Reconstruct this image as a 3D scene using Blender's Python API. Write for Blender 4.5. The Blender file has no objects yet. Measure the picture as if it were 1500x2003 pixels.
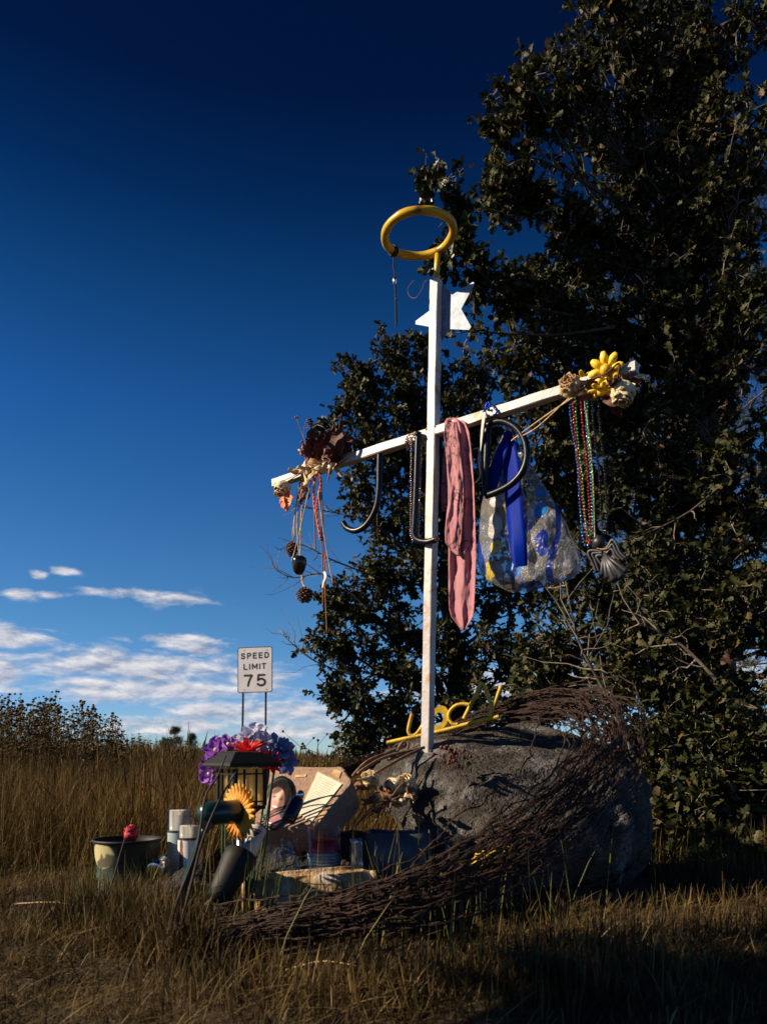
import bpy, bmesh, math, random
import numpy as np
from mathutils import Vector, Matrix, noise as mnoise

random.seed(7)
RNG = np.random.default_rng(11)
rad = math.radians
SC = bpy.context.scene
COL = SC.collection

# ------------------------------------------------------------------ camera
FPX, CX, HORIZON, TILT, EYE = 1503.0, 750.0, 1480.0, rad(3.0), 0.40
CYP = HORIZON - FPX * math.tan(TILT)
cam_data = bpy.data.cameras.new("camera")
cam_data.sensor_fit = 'AUTO'
cam_data.sensor_width = 36.0
cam_data.lens = 36.0 * FPX / 2003.0
cam_data.shift_y = (CYP - 1001.5) / 2003.0
cam_data.clip_start = 0.05
cam_data.clip_end = 5000
cam = bpy.data.objects.new("camera", cam_data)
COL.objects.link(cam)
cam.location = (0, 0, EYE)
cam.rotation_euler = (rad(90) + TILT, 0, 0)
SC.camera = cam
cam_data.dof.use_dof = True
cam_data.dof.focus_distance = 3.0
cam_data.dof.aperture_fstop = 7.0

# ------------------------------------------------------------------ light
SUN_AZ = (-0.990, -0.14)          # horizontal direction towards the sun
SUN_EL = rad(29)
sun_data = bpy.data.lights.new("sun", 'SUN')
sun_data.energy = 4.8
sun_data.angle = rad(0.53)
sun_data.color = (1.0, 0.82, 0.58)
sun = bpy.data.objects.new("sun", sun_data)
COL.objects.link(sun)
sdir = Vector((SUN_AZ[0] * math.cos(SUN_EL), SUN_AZ[1] * math.cos(SUN_EL), math.sin(SUN_EL)))
sun.rotation_euler = (-sdir).to_track_quat('-Z', 'Y').to_euler()

SC.view_settings.view_transform = 'Standard'
SC.view_settings.look = 'None'
SC.view_settings.exposure = 0.8
SC.view_settings.gamma = 1.0
SC.view_settings.use_curve_mapping = False
SC.cycles.max_bounces = 8
SC.cycles.transparent_max_bounces = 12
SC.cycles.caustics_reflective = False
SC.cycles.caustics_refractive = False

# ------------------------------------------------------------------ node helpers
def nd(nt, t, **kw):
    n = nt.nodes.new(t)
    for k, v in kw.items():
        setattr(n, k, v)
    return n

def mth(nt, op, a, b=None, c=None, clamp=False):
    n = nd(nt, 'ShaderNodeMath', operation=op)
    n.use_clamp = clamp
    for i, v in enumerate((a, b, c)):
        if v is None:
            continue
        if isinstance(v, (int, float)):
            n.inputs[i].default_value = v
        else:
            nt.links.new(v, n.inputs[i])
    return n.outputs[0]

def ramp(nt, fac, stops, interp='LINEAR'):
    n = nd(nt, 'ShaderNodeValToRGB')
    cr = n.color_ramp
    cr.interpolation = interp
    while len(cr.elements) < len(stops):
        cr.elements.new(0.5)
    for e, (p, c) in zip(cr.elements, stops):
        e.position = p
        e.color = (c[0], c[1], c[2], 1) if not isinstance(c, (int, float)) else (c, c, c, 1)
    if fac is not None:
        nt.links.new(fac, n.inputs[0])
    return n.outputs[0]

def mixc(nt, fac, a, b, blend='MIX'):
    n = nd(nt, 'ShaderNodeMix', data_type='RGBA', blend_type=blend)
    for i, v in ((0, fac), (6, a), (7, b)):
        if isinstance(v, (int, float)):
            n.inputs[i].default_value = v
        elif isinstance(v, tuple):
            n.inputs[i].default_value = (v[0], v[1], v[2], 1)
        else:
            nt.links.new(v, n.inputs[i])
    return n.outputs[2]

def noise_tex(nt, vec, scale, detail=4, rough=0.55, dist=0.0):
    n = nd(nt, 'ShaderNodeTexNoise')
    n.inputs['Scale'].default_value = scale
    n.inputs['Detail'].default_value = detail
    n.inputs['Roughness'].default_value = rough
    n.inputs['Distortion'].default_value = dist
    if vec is not None:
        nt.links.new(vec, n.inputs['Vector'])
    return n.outputs[0]

# ------------------------------------------------------------------ sky
world = bpy.data.worlds.new("World")
SC.world = world
world.use_nodes = True
nt = world.node_tree
nt.nodes.clear()
w_out = nd(nt, 'ShaderNodeOutputWorld')
w_bg = nd(nt, 'ShaderNodeBackground')
w_bg.inputs[1].default_value = 0.0574
nt.links.new(w_bg.outputs[0], w_out.inputs[0])
sky = nd(nt, 'ShaderNodeTexSky', sky_type='NISHITA')
sky.sun_disc = False
sky.sun_elevation = SUN_EL
sky.sun_rotation = math.atan2(SUN_AZ[0], SUN_AZ[1])
sky.altitude = 2000
sky.air_density = 1.0
sky.dust_density = 0.4
sky.ozone_density = 2.5
tc = nd(nt, 'ShaderNodeTexCoord')
sep = nd(nt, 'ShaderNodeSeparateXYZ')
nt.links.new(tc.outputs['Generated'], sep.inputs[0])
el = mth(nt, 'ARCSINE', sep.outputs[2])
el_deg = mth(nt, 'MULTIPLY', el, 180 / math.pi)
az_deg = mth(nt, 'MULTIPLY', mth(nt, 'ARCTAN2', sep.outputs[0], sep.outputs[1]), 180 / math.pi)
# a clear mountain sky, deepening towards the zenith
elf = mth(nt, 'DIVIDE', el_deg, 60.0, clamp=True)
deep = ramp(nt, elf, [(0.0, (0.72, 0.93, 1.15)), (0.064, (0.55, 0.82, 1.15)), (0.163, (0.41, 0.79, 1.03)), (0.22, (0.35, 0.75, 1.04)), (0.324, (0.22, 0.64, 1.0)), (0.402, (0.135, 0.54, 0.97)), (0.513, (0.062, 0.36, 0.66)), (0.613, (0.016, 0.17, 0.39)), (0.697, (0.009, 0.08, 0.22)), (1.0, (0.007, 0.05, 0.15))])
clear = mixc(nt, 1.0, sky.outputs[0], deep, 'MULTIPLY')

# fair-weather clouds low over the horizon: (azimuth, elevation, half width, half height) in degrees
CLOUDS = [(-18.5, 6.3, 9.5, 1.35), (-16.5, 4.9, 10.5, 1.3), (-26.5, 8.0, 3.6, 0.85), (-27.5, 5.6, 3.2, 1.2),
          (-15.2, 8.3, 3.4, 0.55), (-13.5, 7.7, 2.6, 0.6), (-10.0, 5.6, 3.6, 0.9), (-9.5, 3.2, 7.5, 1.15),
          (-15.5, 2.2, 6.5, 0.8), (-5.5, 1.9, 4.6, 0.7), (-15.0, 11.2, 2.4, 0.55), (-18.5, 11.5, 3.2, 0.35),
          (-25.5, 10.9, 1.3, 0.35), (-23.6, 11.0, 1.2, 0.3), (-22.8, 12.7, 0.9, 0.28), (-24.4, 12.3, 0.6, 0.3),
          (-27.6, 10.9, 0.8, 0.4), (9, 5.0, 9, 1.6), (30, 6.0, 10, 1.5), (52, 4.0, 9, 1.3), (-42, 7.0, 9, 1.4),
          (-60, 4.5, 10, 1.4), (80, 5, 10, 1.5), (-95, 6, 12, 1.5), (120, 5, 12, 1.6), (-130, 5, 12, 1.5), (165, 5, 14, 1.5)]
cvec = nd(nt, 'ShaderNodeCombineXYZ')
nt.links.new(mth(nt, 'MULTIPLY', az_deg, 0.30), cvec.inputs[0])
nt.links.new(mth(nt, 'MULTIPLY', el_deg, 0.95), cvec.inputs[1])
n_big = noise_tex(nt, cvec.outputs[0], 1.05, 6, 0.62, 0.25)
mask = None
for (ca, ce, cw, ch) in CLOUDS:
    dx = mth(nt, 'DIVIDE', mth(nt, 'SUBTRACT', az_deg, ca), cw)
    dy = mth(nt, 'DIVIDE', mth(nt, 'SUBTRACT', el_deg, ce), ch)
    d2 = mth(nt, 'ADD', mth(nt, 'MULTIPLY', dx, dx), mth(nt, 'MULTIPLY', dy, dy))
    g = mth(nt, 'EXPONENT', mth(nt, 'MULTIPLY', d2, -0.9))
    mask = g if mask is None else mth(nt, 'MAXIMUM', mask, g)
dens = mth(nt, 'ADD', mask, mth(nt, 'MULTIPLY', mth(nt, 'SUBTRACT', n_big, 0.5), 2.3))
cl = nd(nt, 'ShaderNodeMapRange')
cl.inputs[1].default_value = 0.30
cl.inputs[2].default_value = 0.92
nt.links.new(dens, cl.inputs[0])
cloud_fac = mth(nt, 'MULTIPLY', mth(nt, 'MULTIPLY', cl.outputs[0], mth(nt, 'MULTIPLY', mask, 2.2, clamp=True)), 0.92)
# the same noise a little higher up gives the clouds their bright tops and grey undersides
cv2 = nd(nt, 'ShaderNodeCombineXYZ')
nt.links.new(mth(nt, 'ADD', mth(nt, 'MULTIPLY', az_deg, 0.30), -0.12), cv2.inputs[0])
nt.links.new(mth(nt, 'ADD', mth(nt, 'MULTIPLY', el_deg, 0.95), 0.34), cv2.inputs[1])
n_up = noise_tex(nt, cv2.outputs[0], 1.05, 6, 0.62, 0.25)
relief = mth(nt, 'ADD', mth(nt, 'MULTIPLY', mth(nt, 'SUBTRACT', n_big, n_up), 2.6), 0.45, clamp=True)
cloud_col = ramp(nt, relief, [(0.0, (3.0, 3.4, 4.6)), (0.5, (6.0, 6.1, 6.8)), (1.0, (9.2, 8.8, 8.7))])
w_col = mixc(nt, cloud_fac, clear, cloud_col)
nt.links.new(w_col, w_bg.inputs[0])

# ------------------------------------------------------------------ geometry helpers
FWD = Vector((0, math.cos(TILT), math.sin(TILT)))
UPV = Vector((0, -math.sin(TILT), math.cos(TILT)))
EYEV = Vector((0, 0, EYE))

def ray(px, py):
    return Vector(((px - CX) / FPX, 0, 0)) + UPV * (-(py - CYP) / FPX) + FWD

def at(px, py, Y):
    """World point that stands Y metres in front of the viewpoint."""
    d = ray(px, py)
    return EYEV + d * (Y / d.y)

def arr(p):
    return np.array([list(v) for v in p], dtype=float)

class MB:
    def __init__(self):
        self.v, self.f, self.m, self.s = [], [], [], []
        self.n = 0
    def add(self, V, F, mi=0, smooth=True):
        for p in V:
            self.v.append((float(p[0]), float(p[1]), float(p[2])))
        o = self.n
        for f in F:
            self.f.append(tuple(i + o for i in f))
            self.m.append(mi)
            self.s.append(smooth)
        self.n += len(V)
        return self
    def tube(self, path, r, n=8, mi=0, closed=False, cap=True, smooth=True):
        P = [Vector(p) for p in path]
        k = len(P)
        if k < 2:
            return self
        R = [r] * k if isinstance(r, (int, float)) else list(r)
        V, F = [], []
        prev = None
        for i in range(k):
            if closed:
                t = P[(i + 1) % k] - P[i - 1]
            else:
                t = P[min(i + 1, k - 1)] - P[max(i - 1, 0)]
            if t.length < 1e-9:
                t = Vector((0, 0, 1))
            t.normalize()
            if prev is None:
                a = Vector((0, 0, 1)) if abs(t.z) < 0.9 else Vector((1, 0, 0))
                u = t.cross(a).normalized()
            else:
                u = prev - t * prev.dot(t)
                if u.length < 1e-6:
                    u = t.orthogonal()
                u.normalize()
            prev = u
            w = t.cross(u)
            for j in range(n):
                an = 2 * math.pi * j / n
                V.append(P[i] + (u * math.cos(an) + w * math.sin(an)) * R[i])
        for i in range(k if closed else k - 1):
            a, b = i * n, ((i + 1) % k) * n
            for j in range(n):
                j2 = (j + 1) % n
                F.append((a + j, a + j2, b + j2, b + j))
        if cap and not closed:
            F.append(tuple(range(n - 1, -1, -1)))
            F.append(tuple((k - 1) * n + j for j in range(n)))
        return self.add(V, F, mi, smooth)
    def box(self, c, ax, mi=0, bevel=0.0):
        """box from a centre and three half-axis vectors"""
        c = Vector(c); a, b, d = [Vector(x) for x in ax]
        V = [c + a * i + b * j + d * k for i in (-1, 1) for j in (-1, 1) for k in (-1, 1)]
        F = [(0, 1, 3, 2), (4, 6, 7, 5), (0, 4, 5, 1), (2, 3, 7, 6), (0, 2, 6, 4), (1, 5, 7, 3)]
        return self.add(V, F, mi, False)
    def lathe(self, prof, n=24, origin=(0, 0, 0), axis=(0, 0, 1), mi=0, smooth=True, close=True):
        o = Vector(origin); z = Vector(axis).normalized()
        x = z.orthogonal().normalized(); y = z.cross(x)
        V, F = [], []
        for (r, h) in prof:
            for j in range(n):
                an = 2 * math.pi * j / n
                V.append(o + z * h + (x * math.cos(an) + y * math.sin(an)) * r)
        for i in range(len(prof) - 1):
            for j in range(n):
                j2 = (j + 1) % n
                F.append((i * n + j, i * n + j2, (i + 1) * n + j2, (i + 1) * n + j))
        if close:
            F.append(tuple(range(n - 1, -1, -1)))
            F.append(tuple((len(prof) - 1) * n + j for j in range(n)))
        return self.add(V, F, mi, smooth)
    def ball(self, c, r, nu=10, nv=6, mi=0, sq=(1, 1, 1)):
        c = Vector(c)
        V = [c + Vector((0, 0, -r * sq[2]))]
        for i in range(1, nv):
            a = -math.pi / 2 + math.pi * i / nv
            for j in range(nu):
                b = 2 * math.pi * j / nu
                V.append(c + Vector((r * sq[0] * math.cos(a) * math.cos(b), r * sq[1] * math.cos(a) * math.sin(b), r * sq[2] * math.sin(a))))
        V.append(c + Vector((0, 0, r * sq[2])))
        F = []
        for j in range(nu):
            F.append((0, 1 + (j + 1) % nu, 1 + j))
        for i in range(nv - 2):
            for j in range(nu):
                a, b = 1 + i * nu, 1 + (i + 1) * nu
                F.append((a + j, a + (j + 1) % nu, b + (j + 1) % nu, b + j))
        t = len(V) - 1
        a = 1 + (nv - 2) * nu
        for j in range(nu):
            F.append((a + j, a + (j + 1) % nu, t))
        return self.add(V, F, mi, True)
    def grid(self, rows, mi=0, smooth=True):
        k = len(rows[0]); V = [p for r in rows for p in r]; F = []
        for i in range(len(rows) - 1):
            for j in range(k - 1):
                F.append((i * k + j, i * k + j + 1, (i + 1) * k + j + 1, (i + 1) * k + j))
        return self.add(V, F, mi, smooth)
    def build(self, name, mats, parent=None, mods=None):
        return mesh_obj(name, self.v, self.f, mats, parent, self.m, self.s)

def wl(o):
    p = Vector(o.location)
    if o.parent:
        p = p + wl(o.parent)
    return p

def mesh_obj(name, V, F, mats, parent=None, mi=None, sm=None):
    mats = mats if isinstance(mats, (list, tuple)) else [mats]
    me = bpy.data.meshes.new(name)
    V = np.asarray(V, dtype=float).reshape(-1, 3)
    if parent is None:
        lo, hi = V.min(0), V.max(0)
        org = np.array([(lo[0] + hi[0]) / 2, (lo[1] + hi[1]) / 2, lo[2]])
    else:
        org = np.array(list(wl(parent)))
    V = V - org
    me.from_pydata(V.tolist(), [], F)
    for m in mats:
        me.materials.append(m)
    if mi is not None and len(mats) > 1:
        me.polygons.foreach_set('material_index', np.asarray(mi, dtype=np.int32))
    if sm is not None:
        me.polygons.foreach_set('use_smooth', np.asarray(sm, dtype=bool))
    me.update()
    o = bpy.data.objects.new(name, me)
    COL.objects.link(o)
    if parent is None:
        o.location = org
    else:
        o.parent = parent
    return o

def np_mesh(name, V, tris_per, quads, mats, parent=None, smooth=True):
    """big mesh from arrays: V (n,k,3) blocks, quads list of index tuples inside a block"""
    nblk, k, _ = V.shape
    vv = V.reshape(-1, 3)
    if parent is None:
        org = np.zeros(3)
    else:
        org = np.array(list(wl(parent)))
    vv = vv - org
    me = bpy.data.meshes.new(name)
    me.vertices.add(len(vv))
    me.vertices.foreach_set('co', vv.astype(np.float32).ravel())
    lens = np.array([len(q) for q in quads], dtype=np.int32)
    flat = np.concatenate([np.array(q, dtype=np.int32) for q in quads])
    loops = (flat[None, :] + (np.arange(nblk, dtype=np.int32) * k)[:, None]).ravel()
    tot = np.tile(lens, nblk)
    start = np.concatenate([[0], np.cumsum(tot)[:-1]]).astype(np.int32)
    me.loops.add(len(loops))
    me.loops.foreach_set('vertex_index', loops)
    me.polygons.add(len(tot))
    me.polygons.foreach_set('loop_start', start)
    me.polygons.foreach_set('loop_total', tot)
    me.polygons.foreach_set('use_smooth', np.full(len(tot), smooth, dtype=bool))
    me.update(calc_edges=True)
    me.validate()
    for m in (mats if isinstance(mats, (list, tuple)) else [mats]):
        me.materials.append(m)
    o = bpy.data.objects.new(name, me)
    COL.objects.link(o)
    if parent is not None:
        o.parent = parent
    return o

def tag(o, label=None, cat=None, group=None, kind=None):
    if label: o['label'] = label
    if cat: o['category'] = cat
    if group: o['group'] = group
    if kind: o['kind'] = kind
    return o

def thing(name, label, cat, loc=(0, 0, 0), group=None):
    o = bpy.data.objects.new(name, None)
    o.empty_display_size = 0.05
    COL.objects.link(o)
    o.location = loc
    return tag(o, label, cat, group)

def smod(o, levels=1):
    m = o.modifiers.new("sub", 'SUBSURF'); m.levels = levels; m.render_levels = levels
    return o
def solid(o, th):
    m = o.modifiers.new("thick", 'SOLIDIFY'); m.thickness = th; m.offset = 0
    return o
def bev(o, w, seg=2):
    m = o.modifiers.new("bevel", 'BEVEL'); m.width = w; m.segments = seg; m.limit_method = 'ANGLE'
    return o

def crom(pts, n, closed=False):
    P = [Vector(p) for p in pts]; k = len(P); out = []
    segs = k if closed else k - 1
    for i in range(segs):
        g = (lambda q: P[q % k]) if closed else (lambda q: P[max(0, min(k - 1, q))])
        p0, p1, p2, p3 = g(i - 1), g(i), g(i + 1), g(i + 2)
        for s in range(n):
            t = s / n
            out.append(0.5 * ((2 * p1) + (p2 - p0) * t + (2 * p0 - 5 * p1 + 4 * p2 - p3) * t * t + (3 * p1 - p0 - 3 * p2 + p3) * t ** 3))
    if not closed:
        out.append(P[-1])
    return out

# ------------------------------------------------------------------ materials
def pm(name, c1, c2=None, scale=20, rough=0.6, metal=0.0, bump=0.0, bscale=60, spec=0.5, coat=0.0, c3=None, contrast=(0.35, 0.65), detail=5, trans=0.0, sub=0.0, bdist=0.002):
    m = bpy.data.materials.new(name)
    m.use_nodes = True
    nt = m.node_tree
    b = nt.nodes['Principled BSDF']
    b.inputs['Roughness'].default_value = rough
    b.inputs['Metallic'].default_value = metal
    b.inputs['Specular IOR Level'].default_value = spec
    b.inputs['Coat Weight'].default_value = coat
    b.inputs['Transmission Weight'].default_value = trans
    t = nd(nt, 'ShaderNodeTexCoord')
    if c2 is None:
        b.inputs['Base Color'].default_value = (*c1, 1)
    else:
        n = noise_tex(nt, t.outputs['Object'], scale, detail)
        stops = [(contrast[0], c1), (contrast[1], c2)] if c3 is None else [(contrast[0], c1), ((contrast[0] + contrast[1]) / 2, c2), (contrast[1], c3)]
        nt.links.new(ramp(nt, n, stops), b.inputs['Base Color'])
    if bump:
        n2 = noise_tex(nt, t.outputs['Object'], bscale, 4)
        bp = nd(nt, 'ShaderNodeBump')
        bp.inputs['Strength'].default_value = bump
        bp.inputs['Distance'].default_value = bdist
        nt.links.new(n2, bp.inputs['Height'])
        nt.links.new(bp.outputs[0], b.inputs['Normal'])
    return m

def island_mat(name, stops, rough=0.6, spec=0.3, translucent=0.0, noise_amt=0.0):
    m = bpy.data.materials.new(name)
    m.use_nodes = True
    nt = m.node_tree
    b = nt.nodes['Principled BSDF']
    b.inputs['Roughness'].default_value = rough
    b.inputs['Specular IOR Level'].default_value = spec
    g = nd(nt, 'ShaderNodeNewGeometry')
    c = ramp(nt, g.outputs['Random Per Island'], stops)
    nt.links.new(c, b.inputs['Base Color'])
    if translucent:
        tr = nd(nt, 'ShaderNodeBsdfTranslucent')
        nt.links.new(c, tr.inputs[0])
        mx = nd(nt, 'ShaderNodeMixShader')
        mx.inputs[0].default_value = translucent
        nt.links.new(b.outputs[0], mx.inputs[1])
        nt.links.new(tr.outputs[0], mx.inputs[2])
        nt.links.new(mx.outputs[0], nt.nodes['Material Output'].inputs[0])
    return m

# ------------------------------------------------------------------ shared materials
def white_paint():
    m = bpy.data.materials.new("white_paint_over_rust")
    m.use_nodes = True
    nt = m.node_tree
    b = nt.nodes['Principled BSDF']
    t = nd(nt, 'ShaderNodeTexCoord')
    n1 = noise_tex(nt, t.outputs['Object'], 7, 6, 0.65)
    n2 = noise_tex(nt, t.outputs['Object'], 38, 5, 0.6)
    n3 = noise_tex(nt, t.outputs['Object'], 3, 3)
    f = mth(nt, 'ADD', mth(nt, 'MULTIPLY', n1, 0.65), mth(nt, 'MULTIPLY', n2, 0.35))
    rust = ramp(nt, f, [(0.525, 0.0), (0.60, 1.0)])
    paint = ramp(nt, n3, [(0.35, (0.40, 0.38, 0.38)), (0.6, (0.51, 0.49, 0.50))])
    rc = ramp(nt, n2, [(0.35, (0.16, 0.06, 0.02)), (0.6, (0.42, 0.20, 0.07)), (0.75, (0.6, 0.38, 0.22))])
    nt.links.new(mixc(nt, rust, paint, rc), b.inputs['Base Color'])
    b.inputs['Roughness'].default_value = 0.42
    bp = nd(nt, 'ShaderNodeBump')
    bp.inputs['Strength'].default_value = 0.5
    bp.inputs['Distance'].default_value = 0.003
    nt.links.new(mth(nt, 'ADD', n2, mth(nt, 'MULTIPLY', n1, 1.5)), bp.inputs['Height'])
    nt.links.new(bp.outputs[0], b.inputs['Normal'])
    return m

def scoria(name, dark, light, lichen=0.0, pit=55):
    m = bpy.data.materials.new(name)
    m.use_nodes = True
    nt = m.node_tree
    b = nt.nodes['Principled BSDF']
    t = nd(nt, 'ShaderNodeTexCoord')
    nz = noise_tex(nt, t.outputs['Object'], 9, 6, 0.65)
    v = nd(nt, 'ShaderNodeTexVoronoi')
    v.inputs['Scale'].default_value = pit
    wv = nd(nt, 'ShaderNodeVectorMath', operation='ADD')
    nn = nd(nt, 'ShaderNodeTexNoise')
    nn.inputs['Scale'].default_value = 30
    nt.links.new(t.outputs['Object'], nn.inputs['Vector'])
    sc = nd(nt, 'ShaderNodeVectorMath', operation='SCALE')
    sc.inputs[3].default_value = 0.03
    nt.links.new(nn.outputs[1], sc.inputs[0])
    nt.links.new(t.outputs['Object'], wv.inputs[0])
    nt.links.new(sc.outputs[0], wv.inputs[1])
    nt.links.new(wv.outputs[0], v.inputs['Vector'])
    v2 = nd(nt, 'ShaderNodeTexVoronoi')
    v2.inputs['Scale'].default_value = pit * 2.6
    nt.links.new(wv.outputs[0], v2.inputs['Vector'])
    h = mth(nt, 'ADD', v.outputs[0], mth(nt, 'MULTIPLY', v2.outputs[0], 0.6))
    c = ramp(nt, nz, [(0.3, dark), (0.7, light)])
    if lichen:
        nl = noise_tex(nt, t.outputs['Object'], 6, 5, 0.7)
        lf = mth(nt, 'MULTIPLY', ramp(nt, nl, [(0.55, 0.0), (0.66, 1.0)]), lichen)
        c = mixc(nt, lf, c, (0.36, 0.37, 0.40))
    nt.links.new(c, b.inputs['Base Color'])
    b.inputs['Roughness'].default_value = 0.9
    b.inputs['Specular IOR Level'].default_value = 0.2
    bp = nd(nt, 'ShaderNodeBump')
    bp.invert = True
    bp.inputs['Strength'].default_value = 1.0
    bp.inputs['Distance'].default_value = 0.016
    inv = ramp(nt, h, [(0.0, 1.0), (0.55, 0.25), (1.0, 0.0)])
    nt.links.new(inv, bp.inputs['Height'])
    nt.links.new(bp.outputs[0], b.inputs['Normal'])
    return m

M = {}
M['white'] = white_paint()
M['yellow'] = pm('yellow_enamel', (0.13, 0.05, 0.012), (0.50, 0.29, 0.010), 17, 0.38, bump=0.35, bscale=70, contrast=(0.30, 0.52), c3=(0.60, 0.38, 0.014), detail=7)
M['rebar'] = pm('yellow_rebar_paint', (0.42, 0.24, 0.01), (0.66, 0.44, 0.02), 30, 0.4, bump=0.2, bscale=90)
M['galv'] = pm('galvanised_metal', (0.14, 0.18, 0.26), (0.26, 0.32, 0.43), 38, 0.5, 0.1, bump=0.12, bscale=120, detail=2)
M['blueblack'] = pm('blue_black_enamel', (0.003, 0.005, 0.011), (0.006, 0.009, 0.018), 18, 0.32, spec=0.25, bump=0.25, bscale=45)
M['rust'] = pm('rusty_steel', (0.12, 0.04, 0.015), (0.36, 0.15, 0.05), 40, 0.85, bump=0.4, bscale=150)
M['wire'] = pm('rusted_wire', (0.014, 0.008, 0.006), (0.060, 0.028, 0.018), 14, 0.8, 0.3, bump=0.3, bscale=300)
M['black_cord'] = pm('black_cord', (0.012, 0.009, 0.008), (0.03, 0.022, 0.016), 150, 0.8)
M['silver'] = pm('silver', (0.75, 0.74, 0.72), None, rough=0.2, metal=1.0)
M['pewter'] = pm('pewter', (0.025, 0.025, 0.03), (0.06, 0.06, 0.07), 30, 0.45, 0.5, bump=0.15, bscale=90)
M['cream_petal'] = pm('dried_cream_petal', (0.50, 0.36, 0.19), (0.80, 0.68, 0.45), 45, 0.75, bump=0.4, bscale=180)
M['tan_petal'] = pm('dried_tan_petal', (0.38, 0.22, 0.10), (0.70, 0.50, 0.28), 45, 0.75, bump=0.4, bscale=180)
M['brown_leaf'] = pm('dried_brown_leaf', (0.10, 0.04, 0.022), (0.26, 0.11, 0.05), 35, 0.8, bump=0.4, bscale=120)
M['maroon_leaf'] = pm('dried_maroon_leaf', (0.045, 0.010, 0.008), (0.12, 0.028, 0.016), 30, 0.7, bump=0.4, bscale=100)
M['autumn'] = pm('autumn_leaf', (0.75, 0.42, 0.12), (0.62, 0.16, 0.08), 45, 0.7, c3=(0.45, 0.10, 0.08))
M['berry'] = pm('dried_berry', (0.20, 0.035, 0.03), (0.36, 0.10, 0.07), 60, 0.5)
M['straw'] = pm('dried_stem', (0.30, 0.19, 0.09), (0.58, 0.42, 0.23), 50, 0.8)
M['stem'] = pm('brown_stem', (0.10, 0.055, 0.03), (0.26, 0.15, 0.085), 60, 0.8)
M['orange_yarn'] = pm('orange_yarn', (0.55, 0.09, 0.025), (0.75, 0.22, 0.06), 140, 0.9, bump=0.5, bscale=400)
M['cone'] = pm('pine_cone_scale', (0.045, 0.018, 0.010), (0.20, 0.09, 0.05), 70, 0.75)
M['black_gloss'] = pm('black_gloss', (0.010, 0.006, 0.007), None, rough=0.2)
M['satin_blue'] = pm('blue_satin', (0.0008, 0.013, 0.20), (0.0012, 0.022, 0.32), 6, 0.5, spec=0.04)
M['yellow_plastic'] = pm('yellow_plastic', (0.85, 0.55, 0.02), (0.88, 0.62, 0.05), 30, 0.35)
M['yellow_dark'] = pm('deep_yellow_plastic', (0.70, 0.42, 0.02), None, rough=0.5, bump=0.8, bscale=300)  # deeper yellow of the daisy centres and loose silk petals
M['black_plastic'] = pm('black_plastic', (0.005, 0.005, 0.005), (0.010, 0.010, 0.010), 20, 0.6, spec=0.3)
M['panel'] = pm('solar_panel', (0.01, 0.012, 0.03), None, rough=0.15)
M['green_metal'] = pm('dark_green_metal', (0.003, 0.028, 0.030), (0.006, 0.042, 0.044), 10, 0.3, 0.2)
M['petal_orange'] = pm('sunflower_petal', (0.55, 0.22, 0.018), (0.66, 0.31, 0.035), 20, 0.6)
M['sunflower_mid'] = pm('sunflower_centre', (0.06, 0.03, 0.01), None, rough=0.9, bump=1.0, bscale=300)
M['amber'] = island_mat('amber_panel', [(0, (0.90, 0.70, 0.34)), (1, (0.92, 0.75, 0.42))], 0.4, 0.3, 0.8)
def see_through(m, amt):
    nt = m.node_tree; out = nt.nodes['Material Output']; src = out.inputs[0].links[0].from_socket
    tp = nd(nt, 'ShaderNodeBsdfTransparent'); tp.inputs[0].default_value = (.95, .82, .55, 1)
    mx = nd(nt, 'ShaderNodeMixShader'); mx.inputs[0].default_value = amt
    nt.links.new(src, mx.inputs[1]); nt.links.new(tp.outputs[0], mx.inputs[2]); nt.links.new(mx.outputs[0], out.inputs[0])
see_through(M['amber'], .3)
M['wax_white'] = pm('white_wax', (0.80, 0.76, 0.66), (0.85, 0.82, 0.75), 20, 0.5)
M['wax_red'] = pm('red_wax', (0.30, 0.012, 0.03), (0.4, 0.02, 0.05), 20, 0.4)
M['wax_purple'] = pm('purple_wax', (0.30, 0.05, 0.25), None, rough=0.4)
M['white_plastic'] = pm('white_plastic', (0.48, 0.46, 0.45), (0.60, 0.58, 0.56), 20, 0.45)
M['ink'] = pm('black_ink', (0.012, 0.012, 0.014), None, rough=0.6)
M['paver'] = pm('tan_concrete', (0.27, 0.17, 0.12), (0.42, 0.28, 0.205), 90, 0.9, bump=0.9, bscale=260, contrast=(0.3, 0.68), bdist=0.004)
M['sandstone'] = pm('buff_sandstone', (0.24, 0.13, 0.05), (0.46, 0.29, 0.13), 22, 0.9, bump=1.0, bscale=70, c3=(0.50, 0.44, 0.38), bdist=0.006)
M['scoria'] = scoria('grey_scoria', (0.012, 0.010, 0.009), (0.095, 0.083, 0.075), 0.3)
M['lava'] = scoria('dark_lava', (0.018, 0.016, 0.016), (0.055, 0.048, 0.045), 0.0, 60)
M['bark'] = pm('oak_bark', (0.03, 0.024, 0.019), (0.095, 0.076, 0.06), 30, 0.9, bump=0.8, bscale=60)
M['twig'] = pm('grey_twig', (0.09, 0.07, 0.055), (0.24, 0.20, 0.165), 20, 0.85)
M['pinebark'] = pm('pine_bark', (0.06, 0.03, 0.02), (0.16, 0.08, 0.05), 12, 0.9, bump=0.8, bscale=30)
M['oak_leaf'] = island_mat('oak_leaf', [(0.0, (0.012, 0.018, 0.003)), (0.45, (0.024, 0.030, 0.006)), (0.78, (0.042, 0.043, 0.011)), (0.92, (0.085, 0.068, 0.026)), (1.0, (0.12, 0.062, 0.022))], 0.58, 0.22, 0.15)
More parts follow.
